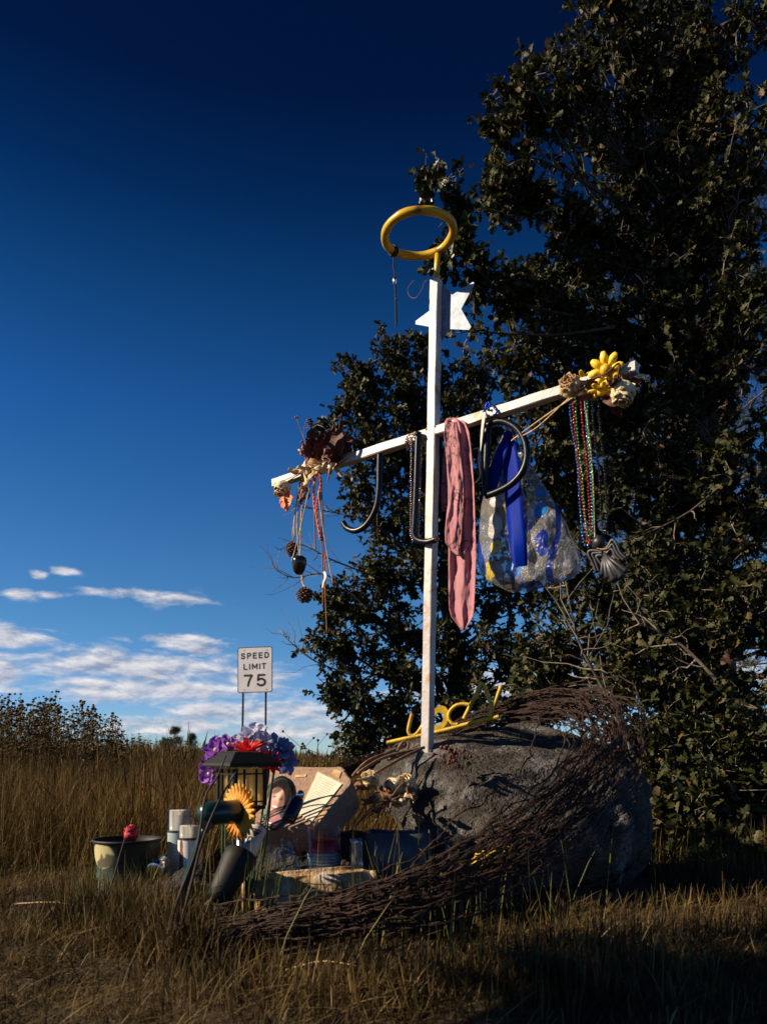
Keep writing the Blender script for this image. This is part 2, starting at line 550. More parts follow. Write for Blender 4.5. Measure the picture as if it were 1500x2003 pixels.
M['oak_leaf2'] = island_mat('oak_leaf_far', [(0.0, (0.014, 0.021, 0.004)), (0.5, (0.028, 0.035, 0.008)), (0.84, (0.054, 0.053, 0.016)), (0.94, (0.12, 0.088, 0.034)), (1.0, (0.14, 0.058, 0.018))], 0.52, 0.28, 0.15)
M['needle'] = island_mat('pine_needle', [(0.0, (0.018, 0.030, 0.010)), (0.6, (0.035, 0.042, 0.015)), (1.0, (0.085, 0.060, 0.028))], 0.6, 0.3, 0.1)
M['grass'] = island_mat('dry_grass', [(0.0, (0.055, 0.034, 0.012)), (0.3, (0.115, 0.066, 0.024)), (0.55, (0.16, 0.095, 0.036)), (0.75, (0.075, 0.072, 0.016)), (0.9, (0.21, 0.135, 0.055)), (1.0, (0.33, 0.24, 0.12))], 0.7, 0.2, 0.22)
M['field'] = island_mat('field_grass', [(0.0, (0.060, 0.032, 0.010)), (0.3, (0.13, 0.068, 0.020)), (0.5, (0.078, 0.068, 0.013)), (0.7, (0.17, 0.088, 0.028)), (0.9, (0.23, 0.135, 0.045)), (1.0, (0.33, 0.22, 0.09))], 0.75, 0.15, 0.22)
M['green_blade'] = island_mat('green_blade', [(0.0, (0.055, 0.075, 0.014)), (0.5, (0.11, 0.115, 0.028)), (1.0, (0.20, 0.155, 0.05))], 0.6, 0.3, 0.25)
M['dead_flower'] = island_mat('dead_sunflower', [(0.0, (0.030, 0.018, 0.009)), (0.4, (0.075, 0.050, 0.018)), (0.8, (0.13, 0.09, 0.028)), (1.0, (0.20, 0.13, 0.045))], 0.8, 0.2)
M['soil'] = pm('dry_soil', (0.022, 0.014, 0.008), (0.070, 0.044, 0.022), 9, 0.95, bump=0.7, bscale=50, bdist=0.01)

def patchy(m, scale, green, amt, lo=.55, hi=1.25):
    nt = m.node_tree; b = nt.nodes['Principled BSDF']; src = b.inputs['Base Color'].links[0].from_socket
    t = nd(nt, 'ShaderNodeTexCoord'); n = noise_tex(nt, t.outputs['Object'], scale, 3)
    f = mth(nt, 'MULTIPLY', ramp(nt, n, [(.45, 0.0), (.62, 1.0)]), amt)
    c = mixc(nt, f, src, green)
    d = ramp(nt, noise_tex(nt, t.outputs['Object'], scale * 2.3, 3), [(.35, lo), (.65, hi)])
    c = mixc(nt, 1.0, c, d, 'MULTIPLY')
    for l in list(src.links): nt.links.remove(l) if l.to_node in (b,) or l.to_node.type == 'BSDF_TRANSLUCENT' else None
    nt.links.new(c, b.inputs['Base Color'])
    for k in nt.nodes:
        if k.type == 'BSDF_TRANSLUCENT': nt.links.new(c, k.inputs[0])
patchy(M['field'], 1.3, (.062, .058, .014), .4); patchy(M['grass'], 2.2, (.060, .056, .016), .25, .30, 1.15)

def glass_mat(name, col=(0.975, 0.98, 0.98), rough=0.03):
    m = bpy.data.materials.new(name)
    m.use_nodes = True
    nt = m.node_tree
    nt.nodes.remove(nt.nodes['Principled BSDF'])
    tp = nd(nt, 'ShaderNodeBsdfTransparent'); tp.inputs[0].default_value = (*col, 1)
    gl = nd(nt, 'ShaderNodeBsdfGlossy'); gl.inputs['Roughness'].default_value = rough
    fr = nd(nt, 'ShaderNodeLayerWeight'); fr.inputs[0].default_value = 0.5
    mx = nd(nt, 'ShaderNodeMixShader')
    nt.links.new(mth(nt, 'ADD', mth(nt, 'MULTIPLY', mth(nt, 'POWER', fr.outputs[1], 4.0), 0.7), 0.05), mx.inputs[0])
    nt.links.new(tp.outputs[0], mx.inputs[1]); nt.links.new(gl.outputs[0], mx.inputs[2])
    nt.links.new(mx.outputs[0], nt.nodes['Material Output'].inputs[0])
    return m
M['glass'] = glass_mat('clear_glass')

# ------------------------------------------------------------------ ground
def sst(a, b, x):
    t = max(0.0, min(1.0, (x - a) / (b - a)))
    return t * t * (3 - 2 * t)

def hgt(x, y):
    h = 0.32 * sst(-0.6, -4.5, x) * sst(2.6, 7, y) + 0.10 * sst(-3, -14, x) * sst(4, 16, y)
    h += 0.045 * math.exp(-((x + 0.50) ** 2 + (y - 2.12) ** 2) / 0.035)
    if -8 < x < 8 and -3 < y < 14:
        h += 0.028 * mnoise.noise((x * 2.1, y * 2.1, 0.3)) + 0.012 * mnoise.noise((x * 7, y * 7, 1.7))
    h += 0.25 * mnoise.noise((x * 0.02, y * 0.02, 4.0)) * sst(20, 60, abs(y) + abs(x))
    return h

def axis(vals):
    return sorted(set(round(v, 4) for v in vals))
xs = axis([i * 0.06 for i in range(-34, 35)] + [s * (2.04 + 0.25 * i) for s in (-1, 1) for i in range(1, 48)] + [s * (14 * 1.35 ** i) for s in (-1, 1) for i in range(0, 18)])
ys = axis([0.3 + i * 0.06 for i in range(0, 60)] + [3.84 + 0.25 * i for i in range(1, 50)] + [16.2 * 1.33 ** i for i in range(0, 19)] + [0.3 - 0.3 * i for i in range(1, 12)] + [-3.5 * 1.5 ** i for i in range(0, 16)])
gV = [(x, y, hgt(x, y)) for y in ys for x in xs]
kx = len(xs)
gF = [(j * kx + i, j * kx + i + 1, (j + 1) * kx + i + 1, (j + 1) * kx + i) for j in range(len(ys) - 1) for i in range(kx - 1)]
gmesh = bpy.data.meshes.new('ground')
gmesh.from_pydata(gV, [], gF)
gmesh.polygons.foreach_set('use_smooth', np.ones(len(gF), dtype=bool))
gmesh.materials.append(M['soil'])
ground = bpy.data.objects.new('ground', gmesh)
COL.objects.link(ground)
tag(ground, 'dry brown roadside soil under the grass', 'ground', kind='structure')

# ------------------------------------------------------------------ leaves
def leaf_template(st):
    """folded leaf: stations (y, half width, z) -> verts, faces; spine + left + right per station"""
    V, F = [], []
    for (y, w, z) in st:
        V += [(0, y, z), (-w, y + 0.05 * (w > 0.05), z + 0.35 * w), (w, y + 0.05 * (w > 0.05), z + 0.35 * w)]
    for i in range(len(st) - 1):
        a, b = 3 * i, 3 * (i + 1)
        F += [(a, b, b + 1, a + 1), (a, a + 2, b + 2, b)]
    return np.array(V), F
OAK = leaf_template([(0.0, 0.015, 0), (0.16, 0.10, 0.01), (0.28, 0.25, 0.01), (0.40, 0.13, 0.0), (0.56, 0.33, 0.0), (0.70, 0.17, -0.02), (0.84, 0.24, -0.05), (1.0, 0.05, -0.10)])
OAKS = leaf_template([(0.0, 0.02, 0), (0.35, 0.30, 0.0), (0.52, 0.16, 0.0), (0.75, 0.30, -0.03), (1.0, 0.04, -0.08)])

def place_leaves(tmpl, P, D, N, S):
    """P positions, D leaf direction, N leaf normal, S sizes -> (n,k,3)"""
    V = tmpl
    D = D / (np.linalg.norm(D, axis=1, keepdims=True) + 1e-9)
    N = N - D * (N * D).sum(1, keepdims=True)
    N = N / (np.linalg.norm(N, axis=1, keepdims=True) + 1e-9)
    X = np.cross(D, N)
    return P[:, None, :] + S[:, None, None] * (V[None, :, 0:1] * X[:, None, :] + V[None, :, 1:2] * D[:, None, :] + V[None, :, 2:3] * N[:, None, :])

def bent(p0, p1, n, amp, rng):
    p0, p1 = np.array(p0, float), np.array(p1, float)
    L = np.linalg.norm(p1 - p0)
    t = np.linspace(0, 1, n)
    o = np.cumsum(rng.normal(0, 1, (n, 3)), axis=0)
    o = o - o[0] - t[:, None] * (o[-1] - o[0])
    return p0 + t[:, None] * (p1 - p0) + o * (amp * L / math.sqrt(n)) 

def oak(name, label, base, trunk_top, blobs, tmpl, leafmat, lsize, seed, sub=16, twigs=6, lv=7, single=0, group=None, bare=(), trunk_r=0.11, tlen=0.42, leafy=0.0):
    rng = np.random.default_rng(seed)
    root = thing(name, label, 'tree', base, group)
    tb, lb = MB(), []
    trunk = bent(base, trunk_top, 9, 0.05, rng)
    rr = np.linspace(trunk_r, trunk_r * 0.35, 9)
    tb.tube(trunk, list(rr), 9)
    Ps, Ds = [], []
    tw = MB()
    for (c, r, dens) in blobs:
        c = np.array(list(c)); r = np.array(r if hasattr(r, '__len__') else (r, r, r), float)
        i0 = int(np.clip(np.argmin(np.linalg.norm(trunk - (c - np.array([0, 0, 0.5 * np.linalg.norm(c - trunk[4])])), axis=1)), 1, 8))
        rm = float(r.mean()); small = min(1.0, rm / (2.6 * lsize))
        limb = bent(trunk[i0], c, 8, 0.10, rng)
        r0 = rr[i0] * 0.26
        if small >= 0.9:
            tb.tube(limb, list(np.linspace(r0, 0.008, 8)), 6, cap=False)
        ns = max(3, int(round(sub * dens * small ** 0.9)))
        tw_n = max(2, int(round(twigs * (0.45 + 0.55 * small))))
        for k in range(ns):
            d = rng.normal(0, 1, 3); d /= np.linalg.norm(d)
            e = c + d * r * rng.uniform(0.35, 1.0) ** 0.6
            st = limb[rng.integers(3, 8)] if (rng.random() < 0.6 and small >= 0.9) else c
            br = bent(st, e, 6, 0.12, rng)
            tb.tube(br, list(np.linspace(0.009, 0.0035, 6)), 4, cap=False)
            for q in range(tw_n):
                s = br[rng.integers(2, 6)]
                td = (e - c) / (np.linalg.norm(e - c) + 1e-6) * 0.7 + rng.normal(0, 0.75, 3)
                td /= np.linalg.norm(td)
                L = rng.uniform(0.7, 2.6) * lsize * (0.5 + 0.5 * small)
                t1 = s + td * L + np.array([0, 0, -0.1 * L])
                tm = (s + t1) / 2 + rng.normal(0, 0.10 * L, 3)
                tw.tube([s, tm, t1], [0.0034, 0.0026, 0.0015], 3, cap=False)
                nl = rng.integers(max(2, lv - 3), lv + 3)
                u = np.clip(rng.beta(2.2, 1.0, nl), 0, 1)
                pos = s[None] * ((1 - u) ** 2)[:, None] + tm[None] * (2 * u * (1 - u))[:, None] + t1[None] * (u ** 2)[:, None]
                dd = td[None] * 0.55 + rng.normal(0, 0.65, (nl, 3))
                Ps.append(pos); Ds.append(dd)
    for path in bare:
        pts = [Vector(p) for p in path]
        main = crom(pts, 5)
        k = len(main)
        tb.tube(main, list(np.linspace(0.011, 0.003, k)), 5, cap=False)
        for i in range(k // 4, k):
            for _ in range(2):
                if rng.random() < 0.75:
                    d = rng.normal(0, 1, 3); d /= np.linalg.norm(d)
                    tdir = np.array(list((main[min(i + 1, k - 1)] - main[i - 1]).normalized()))
                    e = np.array(list(main[i])) + (tdir * 0.6 + d * 0.8) * rng.uniform(0.1, 1.0) * tlen
                    bt = bent(list(main[i]), e, 5, 0.14, rng)
                    tw.tube(bt, [0.005, 0.004, 0.003, 0.0022, 0.0015], 3, cap=False)
                    if rng.random() < leafy:
                        nl = rng.integers(5, 10)
                        Ps.append(bt[rng.integers(2, 5, nl)] + rng.normal(0, .012, (nl, 3))); Ds.append(tdir[None] * .3 + rng.normal(0, .8, (nl, 3)))
    P = np.concatenate(Ps); D = np.concatenate(Ds)
    n = len(P)
    D[:, 2] -= 0.15
    N = rng.normal(0, 0.75, (n, 3)) + np.array([0, -0.1, 0.75])
    S = rng.uniform(0.55, 1.15, n) * lsize
    tb.build('trunk', M['bark'], root)
    tw.build('twigs', M['twig'], root)['kind'] = 'stuff'
    k0 = 0
    if single:
        # the sprays that stand out singly against the sky: one leaf, one object
        sc = P[:, 0] / P[:, 1] * 1.0 + 0.25 * P[:, 1]
        idx = np.argsort(sc)[:single]
        meshes = []
        for z in range(4):
            me = bpy.data.meshes.new('leaf')
            Vt = tmpl[0].copy()
            Vt[:, 2] += (z - 1.5) * 0.10 * Vt[:, 1] ** 2
            me.from_pydata(Vt.tolist(), [], tmpl[1]); me.materials.append(M['oak_leaf_one'][z])
            meshes.append(me)
        for i in idx:
            o = bpy.data.objects.new('leaf', meshes[int(i) % 4]); COL.objects.link(o)
            d = Vector(D[i]).normalized(); nn = Vector(N[i]); nn = (nn - d * nn.dot(d)).normalized(); x = d.cross(nn)
            Rm = Matrix((x, d, nn)).transposed().to_4x4()
            o.parent = root
            o.matrix_basis = Matrix.Translation(Vector(P[i]) - wl(root)) @ Rm @ Matrix.Scale(S[i], 4)
        keep = np.ones(n, bool); keep[idx] = False
        P, D, N, S = P[keep], D[keep], N[keep], S[keep]
    crown = np_mesh('crown', place_leaves(tmpl[0], P, D, N, S), 0, tmpl[1], leafmat, root, smooth=True)
    crown['kind'] = 'stuff'
    return root

M['oak_leaf_one'] = [pm('oak_leaf_tone_%s' % n, c, None, rough=0.42) for n, c in (('deep', (0.024, 0.036, 0.008)), ('mid', (0.036, 0.048, 0.012)), ('olive', (0.055, 0.060, 0.018)), ('pale', (0.085, 0.078, 0.026)))]

def blob(px, py, Y, rp, dens=1.0, dy=1.0):
    r = rp / FPX * Y
    return (at(px, py, Y), (r, r * dy, r), dens)

# big oak on the right
big = [blob(*b) for b in [
    (1180, 40, 4.9, 95, 1.0), (1300, 30, 5.0, 120, 1.1), (1430, 40, 4.8, 130, 1.2), (1090, 150, 4.7, 70, .9), (1010, 190, 4.6, 50, .8),
    (975, 255, 4.5, 36, .55), (1200, 190, 5.0, 110, 1.2), (1330, 200, 5.0, 120, 1.2), (1460, 220, 4.7, 120, 1.2), (1000, 330, 4.5, 42, .6),
    (975, 395, 4.45, 38, .6), (1045, 400, 4.6, 36, .5), (1215, 320, 5.0, 80, 1.0), (1300, 360, 4.9, 120, 1.2), (1440, 400, 4.7, 130, 1.3),
    (855, 358, 4.0, 24, .55), (882, 412, 4.05, 20, .35), (895, 500, 4.1, 30, .5), (940, 545, 4.15, 36, .6), (1010, 560, 4.3, 46, .7), (870, 515, 4.1, 16, .3),
    (1120, 450, 4.8, 55, .8), (1190, 480, 4.9, 100, 1.1), (1320, 520, 4.8, 120, 1.2), (1450, 560, 4.6, 120, 1.2), (1080, 540, 4.7, 60, .9),
    (1060, 620, 4.6, 70, 1.0), (1170, 640, 4.7, 100, 1.2), (1300, 680, 4.7, 110, 1.2), (1440, 720, 4.6, 120, 1.2), (1020, 700, 4.5, 55, .8),
    (1120, 770, 4.6, 90, 1.1), (1260, 820, 4.6, 110, 1.2), (1400, 870, 4.5, 110, 1.0), (1060, 850, 4.6, 80, .9), (1180, 930, 4.6, 100, 1.1),
    (1330, 980, 4.5, 110, 1.0), (1460, 1010, 4.4, 110, 1.1), (1080, 980, 4.7, 90, .9), (1240, 1080, 4.5, 100, 1.0), (1390, 1130, 4.4, 110, 1.1)]]
oak('oak_tree', 'tall dark oak with lobed leaves rising over the boulder and wire', Vector((2.05, 5.0, hgt(2.05, 5.0) - 0.03)), at(1360, 120, 5.0), big, OAK, M['oak_leaf'], 0.060, 5,
    sub=18, twigs=8, lv=9, single=280, tlen=0.2, leafy=0.75,
    bare=[(at(1130, 620, 4.6), at(1010, 590, 4.3), at(930, 520, 4.1), at(880, 430, 4.05), at(858, 365, 4.0)),
          (at(1240, 420, 4.7), at(1120, 345, 4.6), at(1040, 310, 4.5), at(985, 330, 4.4)),
          (at(1120, 345, 4.6), at(1090, 400, 4.5), at(1010, 430, 4.4)),
          (at(1480, 880, 4.3), at(1350, 1000, 4.2), at(1220, 1060, 4.1)),
          (at(1500, 1180, 4.2), at(1390, 1250, 4.1), at(1290, 1270, 4.0)),
          (at(1200, 640, 4.4), at(1090, 655, 4.3), at(980, 652, 4.2), at(915, 648, 4.15))])

# oak scrub low on the right
low = [blob(*b) for b in [
    (1130, 1130, 4.2, 95, 1.0), (1260, 1200, 4.0, 95, 1.0), (1390, 1260, 3.9, 105, 1.1), (1480, 1180, 3.9, 90, 1.0), (1080, 1250, 4.2, 85, .9),
    (1190, 1310, 4.0, 90, 1.0), (1320, 1380, 3.8, 95, 1.1), (1450, 1400, 3.7, 100, 1.1), (1250, 1440, 3.7, 80, 1.0), (1380, 1500, 3.6, 95, 1.1),
    (1480, 1540, 3.5, 90, 1.1), (1300, 1560, 3.5, 70, .9), (1400, 1630, 3.4, 75, .9), (1490, 1670, 3.3, 75, .9), (1060, 1350, 4.2, 80, .9), (1330, 1290, 3.9, 80, 1.0), (1330, 1640, 3.15, 70, 1.1), (1430, 1690, 3.0, 66, 1.1), (1265, 1620, 3.2, 58, 1.0), (1495, 1735, 3.1, 60, 1.0), (1375, 1570, 3.4, 80, 1.0), (1490, 1450, 3.5, 80, 1.0)]]
oak('oak_tree', 'low oak scrub crowding the far side of the boulder under the tall oak', Vector((1.75, 3.9, hgt(1.75, 3.9) - 0.03)), at(1350, 1250, 3.95), low, OAK, M['oak_leaf'], 0.058, 9,
    sub=19, twigs=7, lv=7, trunk_r=0.05,
    bare=[(at(1240, 1480, 3.2), at(1180, 1350, 3.3), at(1130, 1250, 3.3), at(1105, 1130, 3.4)),
          (at(1400, 1330, 3.5), at(1330, 1260, 3.6), at(1250, 1220, 3.6))])

# rounder oak behind the cross
mid = [blob(*b) for b in [
    (770, 690, 8.6, 50, 1.0), (700, 735, 8.5, 45, .9), (830, 730, 8.6, 70, 1.1), (920, 745, 8.6, 60, 1.0), (680, 800, 8.4, 38, .8), (770, 810, 8.5, 75, 1.2),
    (880, 830, 8.5, 80, 1.2), (960, 850, 8.5, 60, 1.0), (640, 850, 8.3, 24, .5), (720, 890, 8.4, 55, 1.0), (820, 920, 8.4, 75, 1.2), (930, 940, 8.4, 80, 1.2),
    (690, 960, 8.3, 40, .7), (780, 1000, 8.4, 70, 1.1), (890, 1040, 8.4, 80, 1.2), (990, 1040, 8.4, 80, 1.1), (800, 1090, 8.3, 75, 1.1), (715, 1130, 8.3, 60, 1.0),
    (650, 1185, 8.2, 40, .8), (900, 1150, 8.3, 85, 1.2), (1010, 1160, 8.3, 80, 1.1), (740, 1220, 8.2, 75, 1.1), (640, 1250, 8.1, 42, .9), (840, 1260, 8.2, 85, 1.2),
    (950, 1280, 8.2, 85, 1.2), (700, 1310, 8.1, 70, 1.1), (645, 1345, 8.0, 32, .6), (800, 1360, 8.1, 80, 1.1), (910, 1390, 8.1, 85, 1.1), (720, 1400, 8.0, 60, 1.0), (1030, 1380, 8.1, 80, 1.0), (780, 1450, 8.0, 65, 1.0), (700, 1455, 8.0, 40, .7), (1040, 1260, 8.2, 70, 1.0)]]
oak('oak_tree', 'rounded oak in full leaf standing behind the white cross', Vector((0.75, 8.5, hgt(0.75, 8.5) - 0.03)), at(850, 780, 8.6), mid, OAKS, M['oak_leaf2'], 0.068, 21,
    sub=19, twigs=8, lv=9, trunk_r=0.12,
    bare=[(at(800, 1080, 8.0), at(720, 1020, 7.9), at(640, 1000, 7.9), at(575, 990, 7.8)),
          (at(740, 1130, 7.9), at(650, 1095, 7.8), at(590, 1065, 7.8), at(545, 1075, 7.8)),
          (at(720, 1190, 7.9), at(640, 1125, 7.8), at(575, 1130, 7.8), at(535, 1112, 7.8)),
          (at(690, 1320, 7.8), at(620, 1295, 7.8), at(575, 1262, 7.8), at(555, 1242, 7.8)),
          (at(690, 900, 8.0), at(655, 860, 8.0), at(625, 825, 8.0))])

# added young oak, out of view, put in to shade the verge below the boulder
yb = [((-2.3 + .12 * (k % 2), y - .253 * z, z), (.24, .17, .18), 1.0) for k, (y, z) in enumerate(((1.0, 1.58), (1.26, 1.60), (1.02, 1.76), (1.30, 1.78), (1.0, 1.96), (1.28, 1.95), (1.05, 2.14), (1.33, 2.14), (.85, 1.85), (.85, 2.05), (1.52, 1.92), (1.72, 1.95), (1.55, 2.14), (1.76, 2.16), (1.58, 2.34), (1.35, 2.32)))]
oak('oak_tree', 'added young oak sapling out of view, placed to shade the verge', Vector((-2.35, .75, hgt(-2.35, .75) - .03)), Vector((-2.3, .72, 1.75)), yb, OAKS, M['oak_leaf'], 0.080, 33, sub=16, twigs=6, lv=8, trunk_r=.03, tlen=.2)

# ponderosa standing behind the oaks
def pine(name, label, base, H, W, seed, n_whorl, tufts, needles, nlen):
    rng = np.random.default_rng(seed)
    root = thing(name, label, 'tree', base)
    tb = MB()
    b = np.array(list(base))
    top = b + np.array([0.2, 0, H])
    tr = bent(b, top, 8, 0.01, rng)
    tb.tube(tr, list(np.linspace(H * 0.018, 0.03, 8)), 8)
    P, D = [], []
    for i in range(n_whorl):
        u = rng.uniform(0.10, 1.0)
        p = b + (top - b) * u
        a = rng.uniform(0, 2 * math.pi)
        L = W * (1.05 - u) ** 0.55 * rng.uniform(0.6, 1.1)
        e = p + np.array([math.cos(a) * L, math.sin(a) * L, rng.uniform(-0.1, 0.25) * L])
        br = bent(p, e, 6, 0.06, rng)
        tb.tube(br, list(np.linspace(0.035 * (1.1 - u), 0.006, 6)), 4, cap=False)
        for q in range(tufts):
            s = br[rng.integers(2, 6)] + rng.normal(0, 0.13 * L + 0.05, 3) * np.array([1, 1, 0.5])
            k = needles
            dd = rng.normal(0, 1, (k, 3)); dd[:, 2] += 0.3
            P.append(np.repeat(s[None], k, 0)); D.append(dd)
    P = np.concatenate(P); D = np.concatenate(D); n = len(P)
    T = np.array([(-0.035, 0, 0), (0.035, 0, 0), (0.0, 1, 0)])
    V = place_leaves(T, P, D, rng.normal(0, 1, (n, 3)), rng.uniform(0.7, 1.2, n) * nlen)
    tb.build('trunk', M['pinebark'], root)
    np_mesh('crown', V, 0, [(0, 1, 2)], M['needle'], root)['kind'] = 'stuff'
    return root
pine('pine_tree', 'tall brown-green pine showing through gaps behind the tall oak', Vector((5.1, 13.5, hgt(5.1, 13.5) - 0.05)), 14.5, 2.3, 3, 150, 22, 14, 0.20)
pine('pine_tree', 'dark pine standing among the trunks behind the oak scrub', Vector((4.2, 9.5, hgt(4.2, 9.5) - 0.05)), 8.0, 2.0, 4, 110, 20, 14, 0.17)
for i, (px, Y, H, W) in enumerate([(338, 62, 2.5, 1.0), (372, 70, 2.1, 0.9), (318, 75, 1.9, 1.0)]):
    p = at(px, 1480, Y)
    pine('juniper_tree', ['round far juniper beyond the grass, beside the speed sign field', 'smaller far juniper right of the round one beyond the grass', 'squat far juniper partly hidden by field grass'][i],
         Vector((p.x, Y, hgt(p.x, Y) - 0.05)), H, W, 30 + i, 60, 8, 10, 0.30)

# ------------------------------------------------------------------ boulder and stones
def stone(name, label, c, r, mat, seed, sub=4, amp=0.25, freq=2.0, power=1.0, flat_bottom=True, cat='rock', rot=0.0, tilt=None, fine=0.0, ledge=0.0):
    bm = bmesh.new()
    bmesh.ops.create_icosphere(bm, subdivisions=sub, radius=1.0)
    V = []
    off = Vector((seed * 3.1, seed * 1.7, seed * 0.9))
    for v in bm.verts:
        p = v.co.copy()
        q = Vector([math.copysign(abs(t) ** power, t) for t in p])
        k = 1 + amp * mnoise.fractal(p * freq + off, 1.0, 2.0, 4)
        if fine:
            k += fine * mnoise.noise(p * 14 + off) + fine * 0.6 * mnoise.noise(p * 30 + off)
        q = Vector((q.x * r[0], q.y * r[1], q.z * r[2])) * k
        if tilt:
            q.z += tilt[0] * q.x * (1 if q.z > 0 else 0.2) + tilt[1] * q.y * (1 if q.z > 0 else 0.2)
        if ledge:
            lo = sst(0.75, -0.5, p.z)
            if q.y < 0: q.y *= 1 - ledge * lo
            if q.x < 0: q.x *= 1 - 0.9 * ledge * lo
        q.rotate(Matrix.Rotation(rot, 3, 'Z'))
        V.append(Vector(c) + q)
    F = [[v.index for v in f.verts] for f in bm.faces]
    bm.free()
    o = mesh_obj(name, V, F, mat, None, None, [True] * len(F))
    return tag(o, label, cat)

stone('boulder', 'large pitted grey scoria boulder that carries the white cross', (0.385, 2.42, 0.15), (0.41, 0.41, 0.275), M['scoria'], 2, 6, 0.13, 1.6, 0.64, rot=rad(17), tilt=(0.17, 0.36), fine=0.02, ledge=0.50)
stone('lava_rock', 'dark lava rock left of the fallen black spotlight', (-0.462, 1.92, 0.03), (0.115, 0.10, 0.085), M['lava'], 5, 5, 0.3, 1.8, 0.8, fine=0.02)
stone('lava_rock', 'dark lava rock propping up the tan plaque block', (-0.16, 2.06, 0.06), (0.20, 0.12, 0.135), M['lava'], 6, 5, 0.22, 1.8, 0.75, fine=0.02)
stone('lava_rock', 'flat dark lava rock under the two tall candles', (-0.535, 2.10, 0.012), (0.11, 0.09, 0.045), M['lava'], 8, 4, 0.2, 1.8, 0.7)
stone('lava_rock', 'dark lava rock beside the dark plastic planter', (0.16, 2.02, 0.06), (0.16, 0.10, 0.12), M['lava'], 9, 5, 0.25, 1.8, 0.8, fine=0.02)

def brickstone():
    bm = bmesh.new()
    bmesh.ops.create_cube(bm, size=2.0)
    bmesh.ops.bevel(bm, geom=list(bm.edges), offset=0.22, segments=3, affect='EDGES')
    bmesh.ops.subdivide_edges(bm, edges=list(bm.edges), cuts=3, use_grid_fill=True)
    R = Matrix.Rotation(rad(4), 3, 'Z') @ Matrix.Rotation(rad(-4), 3, 'Y') @ Matrix.Rotation(rad(-12), 3, 'X')
    V = []
    for v in bm.verts:
        p = v.co.copy()
        q = Vector((p.x * 0.137, p.y * 0.065, p.z * 0.073))
        q *= 1 + 0.05 * mnoise.fractal(p * 1.6 + Vector((4, 1, 2)), 1, 2, 3)
        V.append(Vector((-0.152, 1.78, 0.068)) + R @ q)
    F = [[v.index for v in f.verts] for f in bm.faces]
    bm.free()
    return mesh_obj('sandstone_block', V, F, M['sandstone'], None, None, [True] * len(F))
tag(brickstone(), 'buff porous sandstone block lying behind the coiled wire', 'stone')

# ------------------------------------------------------------------ cross
ALPHA = rad(38)
TAX = Vector((math.cos(ALPHA), -math.sin(ALPHA), 0))       # along the crossbar, towards the right
NAX = Vector((-math.sin(ALPHA), -math.cos(ALPHA), 0))      # out of the cross's front
CP = at(847, 850, 2.4)

def P(px, py, off=0.0):
    """point on a plane parallel to the cross, off metres in front of its middle"""
    d = ray(px, py)
    t = (CP + NAX * off - EYEV).dot(NAX) / d.dot(NAX)
    return EYEV + d * t

def wobble_bar(mb, a, b, hw, ua, va, n=26, amp=0.0022, mi=0, seed=0):
    rows = []
    for i in range(n + 1):
        t = i / n
        c = a.lerp(b, t)
        ring = []
        for (su, sv) in ((-1, -1), (-.8, -1), (.8, -1), (1, -1), (1, -.8), (1, .8), (1, 1), (.8, 1), (-.8, 1), (-1, 1), (-1, .8), (-1, -.8)):
            k = 1.0 if abs(su * sv) < 0.99 else 0.93
            w = Vector((mnoise.noise((t * 14, su * 2 + seed, sv * 2)), mnoise.noise((t * 14, su * 2 + 9 + seed, sv * 2)), 0)) * amp
            ring.append(c + ua * (su * hw * k + w.x) + va * (sv * hw * k + w.y))
        rows.append(ring)
    V = [p for r in rows for p in r]; k = 12; F = []
    for i in range(n):
        for j in range(k):
            j2 = (j + 1) % k
            F.append((i * k + j, i * k + j2, (i + 1) * k + j2, (i + 1) * k + j))
    F.append(tuple(range(k - 1, -1, -1))); F.append(tuple(n * k + j for j in range(k)))
    mb.add(V, F, mi, False)

p_top = P(853, 549)
p_bot = P(834, 1500) - Vector((0, 0, 0.05))
cross = thing('memorial_cross', 'white painted steel cross with rust spots standing in the boulder', 'cross', tuple(p_bot))
UPX = (p_top - p_bot).normalized()
UA = (TAX - UPX * TAX.dot(UPX)).normalized()
mb = MB(); wobble_bar(mb, p_bot, p_top, 0.0155, UA, NAX, 40); mb.build('post', M['white'], cross)
bl, br_ = P(537, 946), P(1245, 719)
BAX = (br_ - bl).normalized()
BUP = BAX.cross(NAX).normalized()
if BUP.z < 0: BUP = -BUP
mb = MB(); wobble_bar(mb, bl, br_, 0.0148, BUP, NAX, 40, seed=5)
bar = mb.build('crossbar', M['white'], cross)
mb = MB()
for (q, s) in ((P(847, 850, 0.0), 1),):
    mb.tube([q + UA * 0.0165 + UPX * 0.017 - NAX * 0.016, q + UA * 0.0165 + UPX * 0.017 + NAX * 0.016], 0.004, 6)
    mb.tube([q - UA * 0.0165 + UPX * 0.016 - NAX * 0.016, q - UA * 0.0165 + UPX * 0.016 + NAX * 0.016], 0.004, 6)
mb.build('weld', M['rust'], cross)

# halo
st_top = P(856, 492)
st = MB()
st.tube([p_top - UPX * 0.002, p_top.lerp(st_top, 0.5), st_top], 0.0092, 12)
st.build('halo_stem', M['yellow'], cross)
R_H = 0.104
hc = st_top + NAX * R_H
hp = []
for i in range(72):
    a = 2 * math.pi * i / 72
    v = TAX * math.cos(a) * R_H * 1.03 - NAX * math.sin(a) * R_H
    hp.append(hc + v + Vector((0, 0, 0.006 * math.cos(a - 0.6) + 0.002 * math.sin(3 * a))))
hm = MB(); hm.tube(hp, [0.0128 + 0.0006 * math.sin(i * 0.7) for i in range(72)], 14, closed=True)
hm.build('halo', M['yellow'], cross)
w = MB(); w.ball(st_top + UPX * 0.004, 0.011, 10, 6, sq=(1.1, 1.1, .7)); w.build('weld', M['yellow'], cross)

